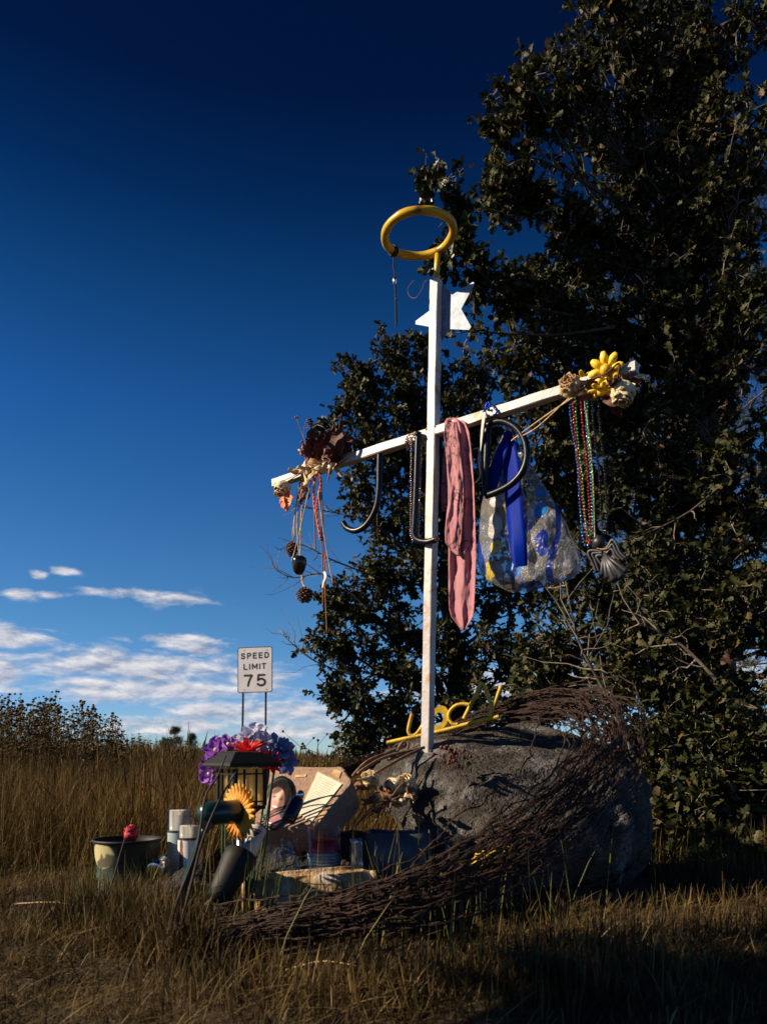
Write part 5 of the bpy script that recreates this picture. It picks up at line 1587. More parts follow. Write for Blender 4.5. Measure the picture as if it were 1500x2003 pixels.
silk('white and lavender silk bloom topping the bunch above the lantern', 490, 1441, 2.02, (-.2, -.75, .6), [(7, .042, .028, .3, .2, -.1, .14), (5, .034, .022, .9, .25, -.1, .1)], M['lav'], M['yellow_plastic'], .005)
silk('lavender silk bloom between the topmost bloom and the red flower', 512, 1452, 2.05, (.3, -.7, .6), [(7, .036, .026, .3, .2, -.1, .14)], M['lav'], M['cream_petal'], .005)
silk('spiky red silk flower just above the lantern cap', 486, 1470, 1.97, (0, -.55, .85), [(13, .050, .011, .15, .1, -.05, 0), (11, .042, .011, .55, .1, -.1, 0), (8, .03, .010, 1.0, .1, -.1, 0)], M['redsilk'], M['redsilk'], .006)
silk('red silk flower half hidden behind the lantern cap edge', 527, 1492, 1.99, (.2, -.7, .5), [(12, .036, .011, .2, .1, -.05, 0), (9, .03, .010, .7, .1, -.1, 0)], M['redsilk'], M['redsilk'], .006)
silk('dusty blue silk bloom at the end of the bunch beside the plaque', 549, 1466, 2.02, (.5, -.65, .55), [(7, .042, .028, .25, .2, -.2, .16), (5, .03, .022, .8, .25, -.1, .1)], M['bluesilk'], M['lav'], .005)
silk('dusty blue silk bloom drooping behind the lantern towards the plaque', 557, 1490, 2.03, (.7, -.6, .0), [(7, .036, .026, .25, .2, -.2, .16)], M['bluesilk'], M['lav'], .005)
silk('dusty blue silk bloom between red flower and plaque', 528, 1470, 2.06, (.2, -.6, .7), [(7, .036, .026, .25, .2, -.2, .16)], M['bluesilk'], M['lav'], .005)

# ------------------------------------------------------------------ sunflower spotlight
sp = thing('sunflower_light', 'dark green solar garden light with orange sunflower petals on a green pole', 'garden light', tuple(at(340, 1845, 1.62)))
ha, hb = at(398, 1592, 1.60), at(462, 1588, 1.655)
hax = (hb - ha).normalized(); Hh = (hb - ha).length
mb = MB(); mb.lathe([(.001, -.010), (.014, -.008), (.021, 0.0), (.0245, .25 * Hh), (.026, .96 * Hh), (.024, 1.0 * Hh), (.001, 1.0 * Hh)], 28, ha, hax); mb.build('head', M['green_metal'], sp)
fcx, fcy, fcn = frame(hax); fc = hb + hax * .002
for ring, (rad_, cnt) in enumerate(((.062, 26), (.056, 24))):
    for i in range(cnt):
        a = 2 * math.pi * (i + .5 * ring) / cnt; o_ = fcx * math.cos(a) + fcy * math.sin(a)
        mb = MB(); d = (o_ * .96 + hax * (.18 - .25 * ring)).normalized(); petal(mb, fc + o_ * .022 + hax * .004 * ring, d, hax, rad_ - .022, .014, .35, -.1)
        solid(mb.build('petal', M['petal_orange'], sp), .0008)
mb = MB(); mb.lathe([(.001, .004), (.026, .004), (.024, .010), (.001, .013)], 20, fc, hax); mb.build('flower_centre', M['sunflower_mid'], sp)
mb = MB(); mb.tube(crom([at(412, 1604, 1.605), at(402, 1622, 1.605), at(393, 1640, 1.605), at(372, 1700, 1.61), at(356, 1756, 1.615), at(340, 1845, 1.62)], 6), .0078, 12); mb.build('pole', M['green_metal'], sp)
mb = MB(); mb.box(at(407, 1612, 1.60), (Vector((.010, 0, .004)), Vector((0, .012, 0)), Vector((-.003, 0, .012)))); mb.build('bracket', M['black_plastic'], sp)

# second spotlight, fallen
fs = can('garden_spotlight', 'fallen matte black garden spotlight lying in front of the lava rock', at(425, 1762, 1.66), at(474, 1668, 1.72), [
    ('head', M['black_plastic'], [(.001, 0), (.018, 0), (.026, .05), (.030, .35), (.037, .80), (.037, .97), (.034, 1.0), (.001, .99)])], None, 'garden light')
mb = MB(); mb.tube([at(430, 1745, 1.67), at(405, 1770, 1.66), at(398, 1790, 1.66)], .006, 8); mb.build('stake', M['black_plastic'], fs)

# white plastic tube with emblem
ta, tb_ = at(474, 1690, 1.80), at(506, 1618, 1.86)
tube = can('plastic_tube', 'white plastic tube with a dark triangle emblem leaning below the plaque', ta, tb_, [
    ('body', M['white_plastic'], [(.001, 0), (.0215, 0), (.022, .03), (.022, .93), (.020, .97), (.001, .97)]), ('lid', M['rust'], [(.001, .971), (.020, .971), (.020, 1.02), (.001, 1.02)])], None, 'tube')
tax = (tb_ - ta).normalized(); tview = (EYEV - ta); tview = (tview - tax * tview.dot(tax)).normalized(); tside = tax.cross(tview).normalized()
if tside.x < 0: tside = -tside
def on_tube(s, h, r=.0224):
    a = s / .022
    return ta + tax * h + tview * (r * math.cos(a)) + tside * (r * math.sin(a))
Ht = (tb_ - ta).length
mb = MB()
for (h0, wd0, h1, wd1) in ((.62, 0.0, .66, .003), (.66, .003, .72, .0075), (.72, .0075, .78, .0115), (.80, .0125, .835, .0130)):
    n_ = 7; mb.grid([[on_tube(-.001 + wd0 * (i / 3 - 1), h0 * Ht) for i in range(n_)], [on_tube(-.001 + wd1 * (i / 3 - 1), h1 * Ht) for i in range(n_)]])
for i in range(3):
    mb.grid([[on_tube(-.001 + .004 * (i - 1) + q, .785 * Ht) for q in (-.0012, .0012)], [on_tube(-.001 + .004 * (i - 1) + q, .80 * Ht) for q in (-.0012, .0012)]])
mb.build('emblem', M['ink'], tube)
ringp = [on_tube(-.008 + .0045 * math.cos(a), .52 * Ht + .009 * math.sin(a), .0226) for a in [2 * math.pi * i / 20 for i in range(20)]]
mb = MB(); mb.tube(ringp, .0008, 4, closed=True); mb.build('printed_ring', M['ink'], tube)

# ------------------------------------------------------------------ pot with a red rose
def pot_mat():
    m = bpy.data.materials.new('painted_flower_pot'); m.use_nodes = True
    nt = m.node_tree; b = nt.nodes['Principled BSDF']; b.inputs['Roughness'].default_value = .5
    t = nd(nt, 'ShaderNodeTexCoord')
    g = nd(nt, 'ShaderNodeSeparateXYZ'); nt.links.new(t.outputs['Object'], g.inputs[0])
    n = noise_tex(nt, t.outputs['Object'], 5, 2)
    v = nd(nt, 'ShaderNodeTexVoronoi'); v.inputs['Scale'].default_value = 11; nt.links.new(t.outputs['Object'], v.inputs['Vector'])
    fl = ramp(nt, v.outputs[0], [(.42, 1.0), (.47, 0.0)])
    base = ramp(nt, mth(nt, 'ADD', mth(nt, 'MULTIPLY', g.outputs[2], 4.2), mth(nt, 'MULTIPLY', n, .5)), [(.22, (.36, .32, .22)), (.42, (.22, .25, .18)), (.58, (.07, .11, .09)), (.72, (.008, .011, .010))])
    c = mixc(nt, fl, base, (.55, .47, .24))
    n2 = noise_tex(nt, t.outputs['Object'], 16, 2)
    dk = mth(nt, 'MULTIPLY', ramp(nt, n2, [(.58, 0.0), (.62, 1.0)]), .85)
    nt.links.new(mixc(nt, dk, c, (.03, .035, .03)), b.inputs['Base Color'])
    return m
pc = at(250, 1640, 2.05); pz = hgt(pc.x, 2.05) - .004; ph = pc.z - pz
pot = thing('flower_pot', 'tapered pot painted with cream flowers on a dark ground, in the grass', 'flower pot', (pc.x, 2.05, pz))
mb = MB(); mb.lathe([(.001, 0), (.064, 0), (.068, .02), (.085, ph * .93), (.0865, ph * .97)], 40, (pc.x, 2.05, pz), close=False); mb.build('body', pot_mat(), pot)
mb = MB(); mb.lathe([(.0867, ph * .955), (.0895, ph * .965), (.0895, ph), (.084, ph), (.080, ph * .9), (.066, ph * .3), (.001, ph * .3)], 40, (pc.x, 2.05, pz), close=False); mb.build('rim', M['black_plastic'], pot)
dried_rose('silk_rose', 'small red silk rose poking out of the painted pot', at(258, 1630, 2.05), .017, (-.3, -.3, .9), pm('red_rose_silk', (.35, .012, .03), (.5, .03, .06), 30, .7), [at(254, 1660, 2.05), at(252, 1690, 2.05)])

# ------------------------------------------------------------------ candles
def label_mat(name, stops, fig=None, figc=(.3, .1, .06)):
    m = bpy.data.materials.new(name); m.use_nodes = True
    nt = m.node_tree; b = nt.nodes['Principled BSDF']; b.inputs['Roughness'].default_value = .35
    t = nd(nt, 'ShaderNodeTexCoord'); n = noise_tex(nt, t.outputs['Object'], 30, 3); w = nd(nt, 'ShaderNodeTexWave'); w.bands_direction = 'Z'; w.inputs['Scale'].default_value = 42; w.inputs['Distortion'].default_value = 3
    nt.links.new(t.outputs['Object'], w.inputs['Vector'])
    c = ramp(nt, mth(nt, 'ADD', mth(nt, 'MULTIPLY', n, .6), mth(nt, 'MULTIPLY', w.outputs[1], .35)), stops)
    nt.links.new(c, b.inputs['Base Color']); return m
def candle(label, px, ytop, Y, r, zbase, wax, lab, top_frac, wax_top, band=True, fig=None):
    c = at(px, ytop, Y); z0 = zbase; H = c.z - z0
    root = thing('glass_candle', label, 'candle', (c.x, Y, z0)); o = (c.x, Y, z0)
    mb = MB(); mb.lathe([(.001, 0), (r, 0), (r, H), (r - .003, H), (r - .003, .008), (.001, .008)], 32, o, close=False); jar_o = mb.build('glass_jar', M['glass'], root)
    mb = MB(); mb.lathe([(.001, .010), (r - .0042, .010), (r - .0042, H * wax_top), (.001, H * wax_top - .004)], 28, o); mb.build('wax', wax, root)
    mb = MB(); mb.tube([Vector(o) + Vector((0, 0, H * wax_top - .006)), Vector(o) + Vector((.002, 0, H * wax_top + .008))], .001, 5); mb.build('wick', M['ink'], root)
    if lab:
        mb = MB(); mb.lathe([(r + .0006, H * .03), (r + .0006, H * top_frac)], 32, o, close=False); lab_o = mb.build('label', lab, jar_o)
        if band:
            mb = MB(); mb.lathe([(r + .0010, H * (top_frac - .02)), (r + .0010, H * (top_frac + .012))], 32, o, close=False); mb.build('label_band', M['ink'], jar_o)
    return root, o, H
zb1 = 0.050
candle('white votive candle with pale blue text label, taller of the pair', 352, 1580, 2.14, .0312, zb1, M['wax_white'], label_mat('pale_blue_label', [(.3, (.20, .30, .34)), (.5, (.50, .58, .60)), (.62, (.22, .32, .36))]), .70, .97)
rt2, o2, H2 = candle('clear-rimmed votive candle with a figure on its white label', 373, 1594, 2.05, .0312, 0.045, M['wax_white'], label_mat('white_saint_label', [(.25, (.62, .58, .60)), (.6, (.74, .70, .70))]), .70, .86)
mb = MB()
def lab_pt(r, a, z): return Vector(o2) + Vector((r * math.sin(a), -r * math.cos(a), z))
def lab_patch(mb, a0, z0_, ra, rz, r=.0322, n=14):
    V = [lab_pt(r, a0, z0_)] + [lab_pt(r, a0 + ra * math.cos(2 * math.pi * i / n), z0_ + rz * math.sin(2 * math.pi * i / n)) for i in range(n)]
    mb.add(V, [(0, 1 + i, 1 + (i + 1) % n) for i in range(n)])
lab_patch(mb, -.55, .075, .25, .045); lab_patch(mb, -.55, .122, .16, .016, .0324)
mb.build('label_figure', M['brown_leaf'], rt2)
candle('glass candle with dark red wax and blue label behind the sandstone block', 634, 1618, 1.86, .0395, 0.075, M['wax_red'], label_mat('blue_label', [(.3, (.02, .06, .14)), (.6, (.05, .14, .26)), (.75, (.35, .36, .40))]), .62, .82, False)
candle('low clear glass candle with purple wax beside the grey planter', 877, 1622, 1.95, .0300, 0.11, M['wax_purple'], None, .5, .55)

# silver cup on its side, glass jars, planter
can('metal_cup', 'small shiny metal cup lying beside the painted pot', at(302, 1704, 1.98), at(320, 1690, 2.03), [('wall', M['silver'], [(.020, 0), (.024, .05), (.022, 1.0), (.001, 1.0), (.001, .9), (.020, .9), (.021, .1)])], None, 'cup')
for i, (px, py, Y, r, h, lb) in enumerate(((566, 1640, 1.88, .030, .105, 'empty clear glass jar under the plaque block'), (540, 1652, 1.84, .024, .085, 'smaller clear glass jar between white tube and larger jar'))):
    c = at(px, py, Y); z0 = max(.03, c.z - h)
    root = thing('glass_jar', lb, 'jar', (c.x, Y, z0))
    mb = MB(); mb.lathe([(.001, 0), (r, .004), (r, h * .7), (r * .7, h * .86), (r * .7, h), (r * .63, h), (r * .63, h * .84), (r - .003, h * .66), (r - .003, .008), (.001, .007)], 28, (c.x, Y, z0), close=False); mb.build('body', M['glass'], root)
    mb = MB(); mb.lathe([(r * .72, h * .955), (r * .78, h * .97), (r * .72, h * .99)], 24, (c.x, Y, z0), close=False); mb.build('lip', M['glass'], root)
M['greyplastic'] = pm('blue_grey_plastic', (.045, .055, .075), (.07, .08, .10), 8, .5, bump=.2, bscale=20)
pl0 = at(780, 1632, 1.86)
pln = thing('plastic_planter', 'blue-grey plastic planter box set against the boulder', 'planter', (pl0.x, 1.9, 0.10))
ua, ub = Vector((.99, -.08, 0)), Vector((.08, .99, 0)); zc = pl0.z; hw, hd, hh = .074, .05, .115
def wallp(c, a, w0, w1, nrm, z0, z1):
    mb = MB(); rows = []
    for z, w in ((z0, w0), ((z0 + z1) / 2, (w0 + w1) / 2 * 1.01), (z1, w1)):
        rows.append([c + a * (w * s) + nrm * (.003 * (1 - s * s)) + Vector((0, 0, z + .004 * s * s * (z == z1))) for s in (-1, -.5, 0, .5, 1)])
    mb.grid(rows, 0, True); return mb
pcx = Vector((pl0.x, 1.91, 0))
for a, n_, w, d in ((ua, -ub, hw, hd), (ua, ub, hw, hd), (ub, -ua, hd, hw), (ub, ua, hd, hw)):
    solid(wallp(pcx + n_ * d, a, w * .9, w, n_, zc - hh, zc).build('side_panel', M['greyplastic'], pln), .0035)
mb = MB(); mb.box(pcx + Vector((0, 0, zc - hh + .003)), (ua * hw * .9, ub * hd * .9, Vector((0, 0, .003)))); mb.build('bottom', M['greyplastic'], pln)
sf = at(700, 1645, 1.84)
fo = thing('foil_wrapper', 'crumpled silver-blue foil wrapper standing left of the planter', 'wrapper', (sf.x, 1.84, .08))
rows = []
for i in range(9):
    rows.append([at(684 + j * 4.5 + 3 * mnoise.noise((i, j, 1)), 1640 + i * 10, 1.84 + .012 * mnoise.noise((i * .8, j * 1.1, 3)) + .004 * abs(j - 3)) for j in range(7)])
solid(MB().grid(rows).build('foil', pm('blue_foil', (.30, .34, .42), (.42, .46, .52), 20, .25, .8), fo), .001)
c = at(948, 1690, 1.72); yb = thing('silk_petals', 'dull yellow silk petals caught under the wire on the shaded side', 'petals', tuple(c))
for i in range(4):
    mb = MB(); dry_leaf(mb, c + Vector((-.03 + .022 * i, .004 * i, .004 * math.sin(i))), Vector((.7, 0, .3 + .2 * i)), (0, -1, .5), .05, .03, .2); solid(mb.build('petal', M['yellow_dark'], yb), .0008)

# ------------------------------------------------------------------ rusty barbed wire coil
ctrl = [(340, 1835, 1.68), (520, 1822, 1.55), (700, 1785, 1.51), (880, 1722, 1.53), (1040, 1632, 1.61), (1165, 1515, 1.78), (1190, 1425, 2.0), (1110, 1378, 2.27), (980, 1398, 2.52), (850, 1446, 2.68), (740, 1486, 2.68), (640, 1530, 2.5), (520, 1620, 2.38), (420, 1700, 2.12), (352, 1775, 1.88)]
cp = [at(*c) for c in ctrl]
NC = 150
base_loop = crom(cp, 10, True)
nb = len(base_loop)
cent = sum(base_loop, Vector()) / nb
spread = np.interp(np.arange(nb) / nb * 15, [0, 1, 2, 3, 4, 5, 6, 7, 8, 9, 10, 11, 12, 13, 14, 15], [.030, .040, .045, .055, .072, .085, .080, .050, .032, .024, .022, .025, .03, .03, .03, .03])
coil = thing('barbed_wire_coil', 'big coil of rusty barbed wire draped over boulder and ground', 'wire coil', tuple(cent - Vector((0, 0, cent.z))))
for wnd in range(64):
    mb = MB()
    u0, v0 = random.gauss(0, .62), random.gauss(0, .62)
    ph1, ph2 = random.uniform(0, 9), random.uniform(0, 9)
    path = []
    for i in range(nb):
        p = base_loop[i]; a = i / nb * 2 * math.pi
        rdir = (p - cent).normalized(); tg = (base_loop[(i + 1) % nb] - base_loop[i - 1]).normalized(); vd = tg.cross(rdir).normalized()
        s = spread[i]
        uu = u0 + .85 * mnoise.noise((math.cos(a) * 1.6 + ph1, math.sin(a) * 1.6, ph2)) + .22 * mnoise.noise((math.cos(a) * 9 + ph1, math.sin(a) * 9, ph2))
        vv = v0 + .85 * mnoise.noise((math.cos(a) * 1.6 + ph2, math.sin(a) * 1.6, ph1)) + .22 * mnoise.noise((math.cos(a) * 9 + ph2, math.sin(a) * 9, ph1))
        q = p + rdir * (uu * s) + vd * (vv * s)
        q.z = max(q.z, hgt(q.x, q.y) + .004)
        path.append(q)
    fine = crom(path, 3, True)
    for s in (0, math.pi):
        tw_ = []
        for i, p in enumerate(fine):
            tg = (fine[(i + 1) % len(fine)] - fine[i - 1]).normalized(); a0 = Vector((0, 0, 1)); x = tg.cross(a0).normalized(); y = tg.cross(x)
            ang_ = i * .75 + s
            tw_.append(p + (x * math.cos(ang_) + y * math.sin(ang_)) * .0013)
        mb.tube(tw_, .00115, 4, closed=True)
    st_ = random.randint(0, 20)
    for i in range(st_, len(fine), random.randint(20, 26)):
        p = fine[i]; tg = (fine[(i + 1) % len(fine)] - fine[i - 1]).normalized()
        for k_ in range(2):
            d = Vector((random.gauss(0, 1), random.gauss(0, 1), random.gauss(0, 1))); d = (d - tg * d.dot(tg)).normalized()
            mb.tube([p - d * .011 + tg * .002, p, p + d * .011 - tg * .002], .0010, 4)
    mb.build('wire_turn', M['wire'], coil)
# loose stiff wire ends crossing in front of the lights
def stalk(label, pts, r, mat, name='dead_stalk', cat='stalk'):
    mb = MB(); L = crom(pts, 6); k = len(L); mb.tube(L, list(np.linspace(r, r * .5, k)), 6)
    return tag(mb.build(name, mat), label, cat)
M['darkstalk'] = pm('dark_dead_stalk', (.022, .014, .010), (.06, .04, .028), 60, .85)
stalk('dark dead stalk crossing in front of the lantern eave', [at(318, 1875, 1.50), at(345, 1770, 1.50), at(385, 1660, 1.51), at(402, 1560, 1.53), at(425, 1520, 1.55), at(442, 1478, 1.57)], .0034, M['darkstalk'])
stalk('dark dead stalk rising past the spotlight to the amber pane', [at(338, 1870, 1.51), at(372, 1740, 1.51), at(398, 1640, 1.52), at(430, 1565, 1.54), at(462, 1510, 1.56)], .0036, M['darkstalk'])
stalk('thin dark stalk leaning in front of the painted pot', [at(206, 1765, 1.84), at(222, 1720, 1.86), at(236, 1670, 1.88), at(245, 1640, 1.9)], .0026, M['darkstalk'])

# ------------------------------------------------------------------ speed limit sign
YS = 25.4
sg = at(499, 1310, YS)
sign = thing('speed_limit_sign', 'white SPEED LIMIT 75 road sign with black border on two posts', 'road sign', (sg.x, YS, hgt(sg.x, YS)))
roll = rad(0.5); su = Vector((math.cos(roll), -.20, math.sin(roll))).normalized(); sv = Vector((-math.sin(roll), 0, math.cos(roll))); sn = su.cross(sv).normalized(); sn = sn if sn.y < 0 else -sn
SW, SH = 0.61, 0.762
def rrect(w, h, r, n=6):
    o = []
    for cx, cy, a0 in ((w - r, h - r, 0), (-w + r, h - r, 90), (-w + r, -h + r, 180), (w - r, -h + r, 270)):
        for i in range(n + 1):
            a = rad(a0 + 90 * i / n); o.append((cx + r * math.cos(a), cy + r * math.sin(a)))
    return o
def plate(name, w, h, r, off, th, mat):
    pts = rrect(w, h, r); V = [sg + su * x + sv * y + sn * off for x, y in pts]; Vb = [p - sn * th for p in V]; k = len(V)
    return MB().add(V + Vb, [tuple(range(k)), tuple(range(2 * k - 1, k - 1, -1))] + [(i, i + k, (i + 1) % k + k, (i + 1) % k) for i in range(k)], 0, False).build(name, mat, sign)
plate('border', SW, SH, .075, 0.0, .006, M['ink'])
sign_face = plate('face', SW - .028, SH - .028, .055, .004, .003, pm('sign_white', (.62, .60, .62), (.70, .68, .70), 3, .4))
GLY = {'S': [[(.96, .80), (.82, .95), (.5, 1), (.18, .95), (.04, .77), (.14, .60), (.5, .51), (.86, .41), (.97, .22), (.82, .05), (.5, 0), (.18, .05), (.03, .2)]],
       'P': [[(0, 0), (0, 1), (.6, 1), (.88, .93), (1, .75), (.88, .55), (.6, .48), (0, .48)]], 'E': [[(1, 1), (0, 1), (0, 0), (1, 0)], [(0, .52), (.86, .52)]],
       'D': [[(0, 0), (0, 1), (.5, 1), (.85, .86), (1, .5), (.85, .14), (.5, 0), (0, 0)]], 'L': [[(0, 1), (0, 0), (1, 0)]], 'I': [[(.5, 1), (.5, 0)]],
       'M': [[(0, 0), (0, 1), (.5, .25), (1, 1), (1, 0)]], 'T': [[(0, 1), (1, 1)], [(.5, 1), (.5, 0)]], '7': [[(0, 1), (1, 1), (.74, .64), (.55, .3), (.48, 0)]],
       '5': [[(.90, 1), (.10, 1), (.05, .50), (.30, .63), (.62, .63), (.9, .50), (1, .31), (.9, .11), (.62, 0), (.3, 0), (0, .14)]]}
def glyph(ch, x0, x1, y0, y1, sw):
    """one painted letter; box in centimetres-like sign units measured from the sign's middle"""
    mb = MB(); k = .00178; h = sw / 2
    def q(p): return sg + su * p[0] * k + sv * p[1] * k + sn * .0062
    for st_ in GLY[ch]:
        pts = [(x0 + h + u * (x1 - x0 - sw), y0 + h + v * (y1 - y0 - sw)) for u, v in st_]
        for a, b in zip(pts[:-1], pts[1:]):
            L = math.hypot(b[0] - a[0], b[1] - a[1]) or 1; nx, ny = -(b[1] - a[1]) / L * h, (b[0] - a[0]) / L * h
            mb.add([q((a[0] + nx, a[1] + ny)), q((b[0] + nx, b[1] + ny)), q((b[0] - nx, b[1] - ny)), q((a[0] - nx, a[1] - ny))], [(0, 1, 2, 3)], 0, False)
        for a in pts:
            mb.add([q((a[0] + h * math.cos(t), a[1] + h * math.sin(t))) for t in [math.pi / 4 * i for i in range(8)]], [tuple(range(8))], 0, False)
    mb.build('letter' if ch.isalpha() else 'digit', M['ink'], sign_face)
for ch, a, b, t, u_, sw in (('S', 460, 550, 330, 450, 25), ('P', 582, 668, 330, 448, 25), ('E', 696, 782, 328, 445, 25), ('E', 810, 896, 326, 443, 25), ('D', 924, 1018, 324, 441, 25),
                            ('L', 512, 596, 534, 652, 25), ('I', 618, 652, 533, 650, 25), ('M', 678, 792, 532, 649, 25), ('I', 818, 848, 531, 647, 25), ('T', 868, 960, 529, 645, 25), ('7', 513, 700, 735, 970, 42), ('5', 770, 960, 732, 967, 42)):
    glyph(ch, a - 738, b - 738, 651 - u_, 651 - t, sw)
for sx in (-.40, .385):
    b0 = sg + su * sx; mb = MB(); bx = Vector((b0.x - .02, YS + .05, hgt(b0.x, YS) - .05)); tp = b0 + sv * .68 + Vector((0, .035, 0))
    for dx, dy, wx, wy in ((0, 0, .030, .004), (-.027, .018, .004, .018), (.027, .018, .004, .018)):
        mb.box((bx + tp) / 2 + Vector((dx, dy, 0)), (Vector((wx, 0, 0)), Vector((0, wy, 0)), (tp - bx) / 2))
    mb.build('post', pm('green_post_%d' % int(sx > 0), (.012, .022, .02), (.03, .045, .04), 10, .6), sign)
for bx_ in (-.38, .40):
    for by in (-.66, .66):
        mb = MB(); mb.lathe([(.001, .012), (.012, .012), (.014, .005), (.014, 0)], 10, sg + su * bx_ + sv * by + sn * .004, sn); mb.build('bolt', M['silver'], sign)

# ------------------------------------------------------------------ grass
def blades(name, label, n, xy, hmin, hmax, width, mat, lean, seed, lie=0.0, cat='grass', curve=0.5, head=0.0):
    rng = np.random.default_rng(seed)
    X = xy(rng, n); n = len(X)
    Z = np.array([hgt(float(a), float(b)) for a, b in X]) - 0.006
    H = rng.uniform(hmin, hmax, n)
    if cat == 'grass' and hmax > .3: H *= np.array([.88 + .55 * mnoise.noise((float(a) * 1.7, float(b) * 1.7, 3.0)) for a, b in X])
    A = rng.uniform(0, 2 * math.pi, n)
    L = np.abs(rng.normal(0, lean, n))
    flat = rng.random(n) < lie
    L[flat] = rng.uniform(1.6, 4.0, flat.sum())
    d = np.stack([np.cos(A), np.sin(A), np.zeros(n)], 1)
    W = rng.uniform(.6, 1.3, n) * width
    side = np.stack([-np.sin(A + .6), np.cos(A + .6), np.zeros(n)], 1)
    base = np.stack([X[:, 0], X[:, 1], Z], 1)
    def pt(t):
        ln = np.sqrt(1 + (L) ** 2)
        up = H * t / ln * (1 - .25 * curve * t * np.minimum(L, 1.2)); out = H * L * t * (1 - curve + curve * t) / ln
        p = base + d * out[:, None]; p[:, 2] += np.maximum(up, .004); return p
    stn = [(0.0, 1.0), (.4, .9), (.75, .65), (1.0, .12)]
    V = []
    for t, w in stn:
        p = pt(t)
        V += [p - side * (W * w)[:, None] * .5, p + side * (W * w)[:, None] * .5]
    V = np.stack(V, 1)
    F = [(0, 1, 3, 2), (2, 3, 5, 4), (4, 5, 7, 6)]
    if head:
        p0, p1 = pt(.80), pt(1.10); k = V.shape[1]
        m_ = (p0 + p1) / 2; hw = (W * head)[:, None] * .5
        V = np.concatenate([V, np.stack([p0, m_ - side * hw, p1, m_ + side * hw, m_ + d * hw, m_ - d * hw], 1)], 1)
        F += [(k, k + 1, k + 2, k + 3), (k, k + 4, k + 2, k + 5)]
    o = np_mesh(name, V, 0, F, mat)
    return tag(o, label, cat, kind='stuff')

def free(X):
    """keep grass out of pots, candles, stones and boulder"""
    k = np.ones(len(X), bool)
    for cx, cy, rx, ry in ((.40, 2.42, .44, .42), (-.68, 2.05, .075, .075), (-.53, 2.10, .10, .08), (-.46, 1.92, .10, .09), (-.16, 2.06, .19, .12), (-.152, 1.78, .13, .06), (.05, 1.91, .08, .06), (.16, 2.02, .14, .09)):
        k &= ((X[:, 0] - cx) / rx) ** 2 + ((X[:, 1] - cy) / ry) ** 2 > 1
    return X[k]

def clumped(x0, x1, y0, y1, ncl, sig, wfn=None, frac=.7):
    def f(rng, n):
        C = np.stack([rng.uniform(x0, x1, ncl), rng.uniform(y0, y1, ncl)], 1)
        m = int(n * frac); i = rng.integers(0, ncl, m)
        X = np.concatenate([C[i] + rng.normal(0, sig, (m, 2)), np.stack([rng.uniform(x0, x1, n - m), rng.uniform(y0, y1, n - m)], 1)])
        if wfn is not None:
            X = X[wfn(X, rng)]
        return free(X)
    return f

# mown verge in front and around the shrine
blades('verge_grass', 'short dry matted grass of the verge in front of the shrine', 52000, clumped(-1.6, 1.7, .62, 2.75, 420, .045), .015, .062, .0026, M['grass'], .95, 1, .45)
blades('verge_grass', 'dense dry stubble of the verge nearest the viewpoint', 30000, clumped(-.85, .95, .66, 1.75, 260, .04), .012, .05, .0022, M['grass'], 1.1, 41, .5)
blades('verge_grass', 'short dry stubble between the field and the painted pot', 22000, clumped(-1.6, -.45, 1.5, 2.8, 200, .05), .015, .06, .0026, M['grass'], 1.0, 42, .45)
blades('verge_grass', 'short dry stubble in the shade right of the boulder', 16000, clumped(.3, 1.7, 1.45, 2.7, 160, .05), .02, .08, .0028, M['grass'], .8, 43, .3)
blades('thatch', 'dead straw lying flat over the verge', 9000, clumped(-1.5, 1.6, .65, 2.7, 200, .10), .05, .17, .0026, M['grass'], 1.0, 2, .97)
# taller tufts hugging the shrine
def tufts(cs):
    def f(rng, n):
        i = rng.integers(0, len(cs), n); C = np.array([(c[0], c[1]) for c in cs]); s = np.array([c[2] for c in cs])
        return free(C[i] + rng.normal(0, 1, (n, 2)) * s[i][:, None])
    return f
blades('grass_tuft', 'tan grass tuft growing between the painted pot and wire coil', 2600, tufts([(-.57, 1.74, .055), (-.50, 1.70, .05), (-.62, 1.80, .05), (-.46, 1.66, .04), (-.70, 1.86, .05)]), .05, .15, .0028, M['grass'], .5, 3, .03, 'grass')
blades('grass_tuft', 'pale dry grass tufts along the foreground before the wire', 3000, tufts([(.02, 1.30, .06), (.16, 1.36, .08), (.28, 1.28, .06), (-.10, 1.34, .08), (.40, 1.40, .09), (-.30, 1.35, .10)]), .03, .10, .0026, M['grass'], .55, 4, .05, 'grass')
blades('grass_tuft', 'tan grass tuft hiding the foot of the green light pole', 650, tufts([(-.44, 1.56, .04), (-.40, 1.50, .035), (-.50, 1.58, .04), (-.36, 1.52, .03)]), .05, .15, .0026, M['grass'], .5, 44, .03, 'grass')
blades('green_grass', 'long green and straw blades growing up through the wire', 200, tufts([(-.15, 1.66, .10), (-.24, 1.70, .07), (-.02, 1.66, .08), (.12, 1.64, .10), (.28, 1.62, .10), (-.34, 1.72, .05)]), .12, .30, .0024, M['green_blade'], .22, 5, 0, 'grass')
blades('green_grass', 'green blades in front of the painted pot', 260, tufts([(-.60, 1.90, .05), (-.66, 1.90, .05), (-.55, 1.93, .04), (-.76, 1.97, .03)]), .07, .17, .0024, M['green_blade'], .5, 6, 0, 'grass')
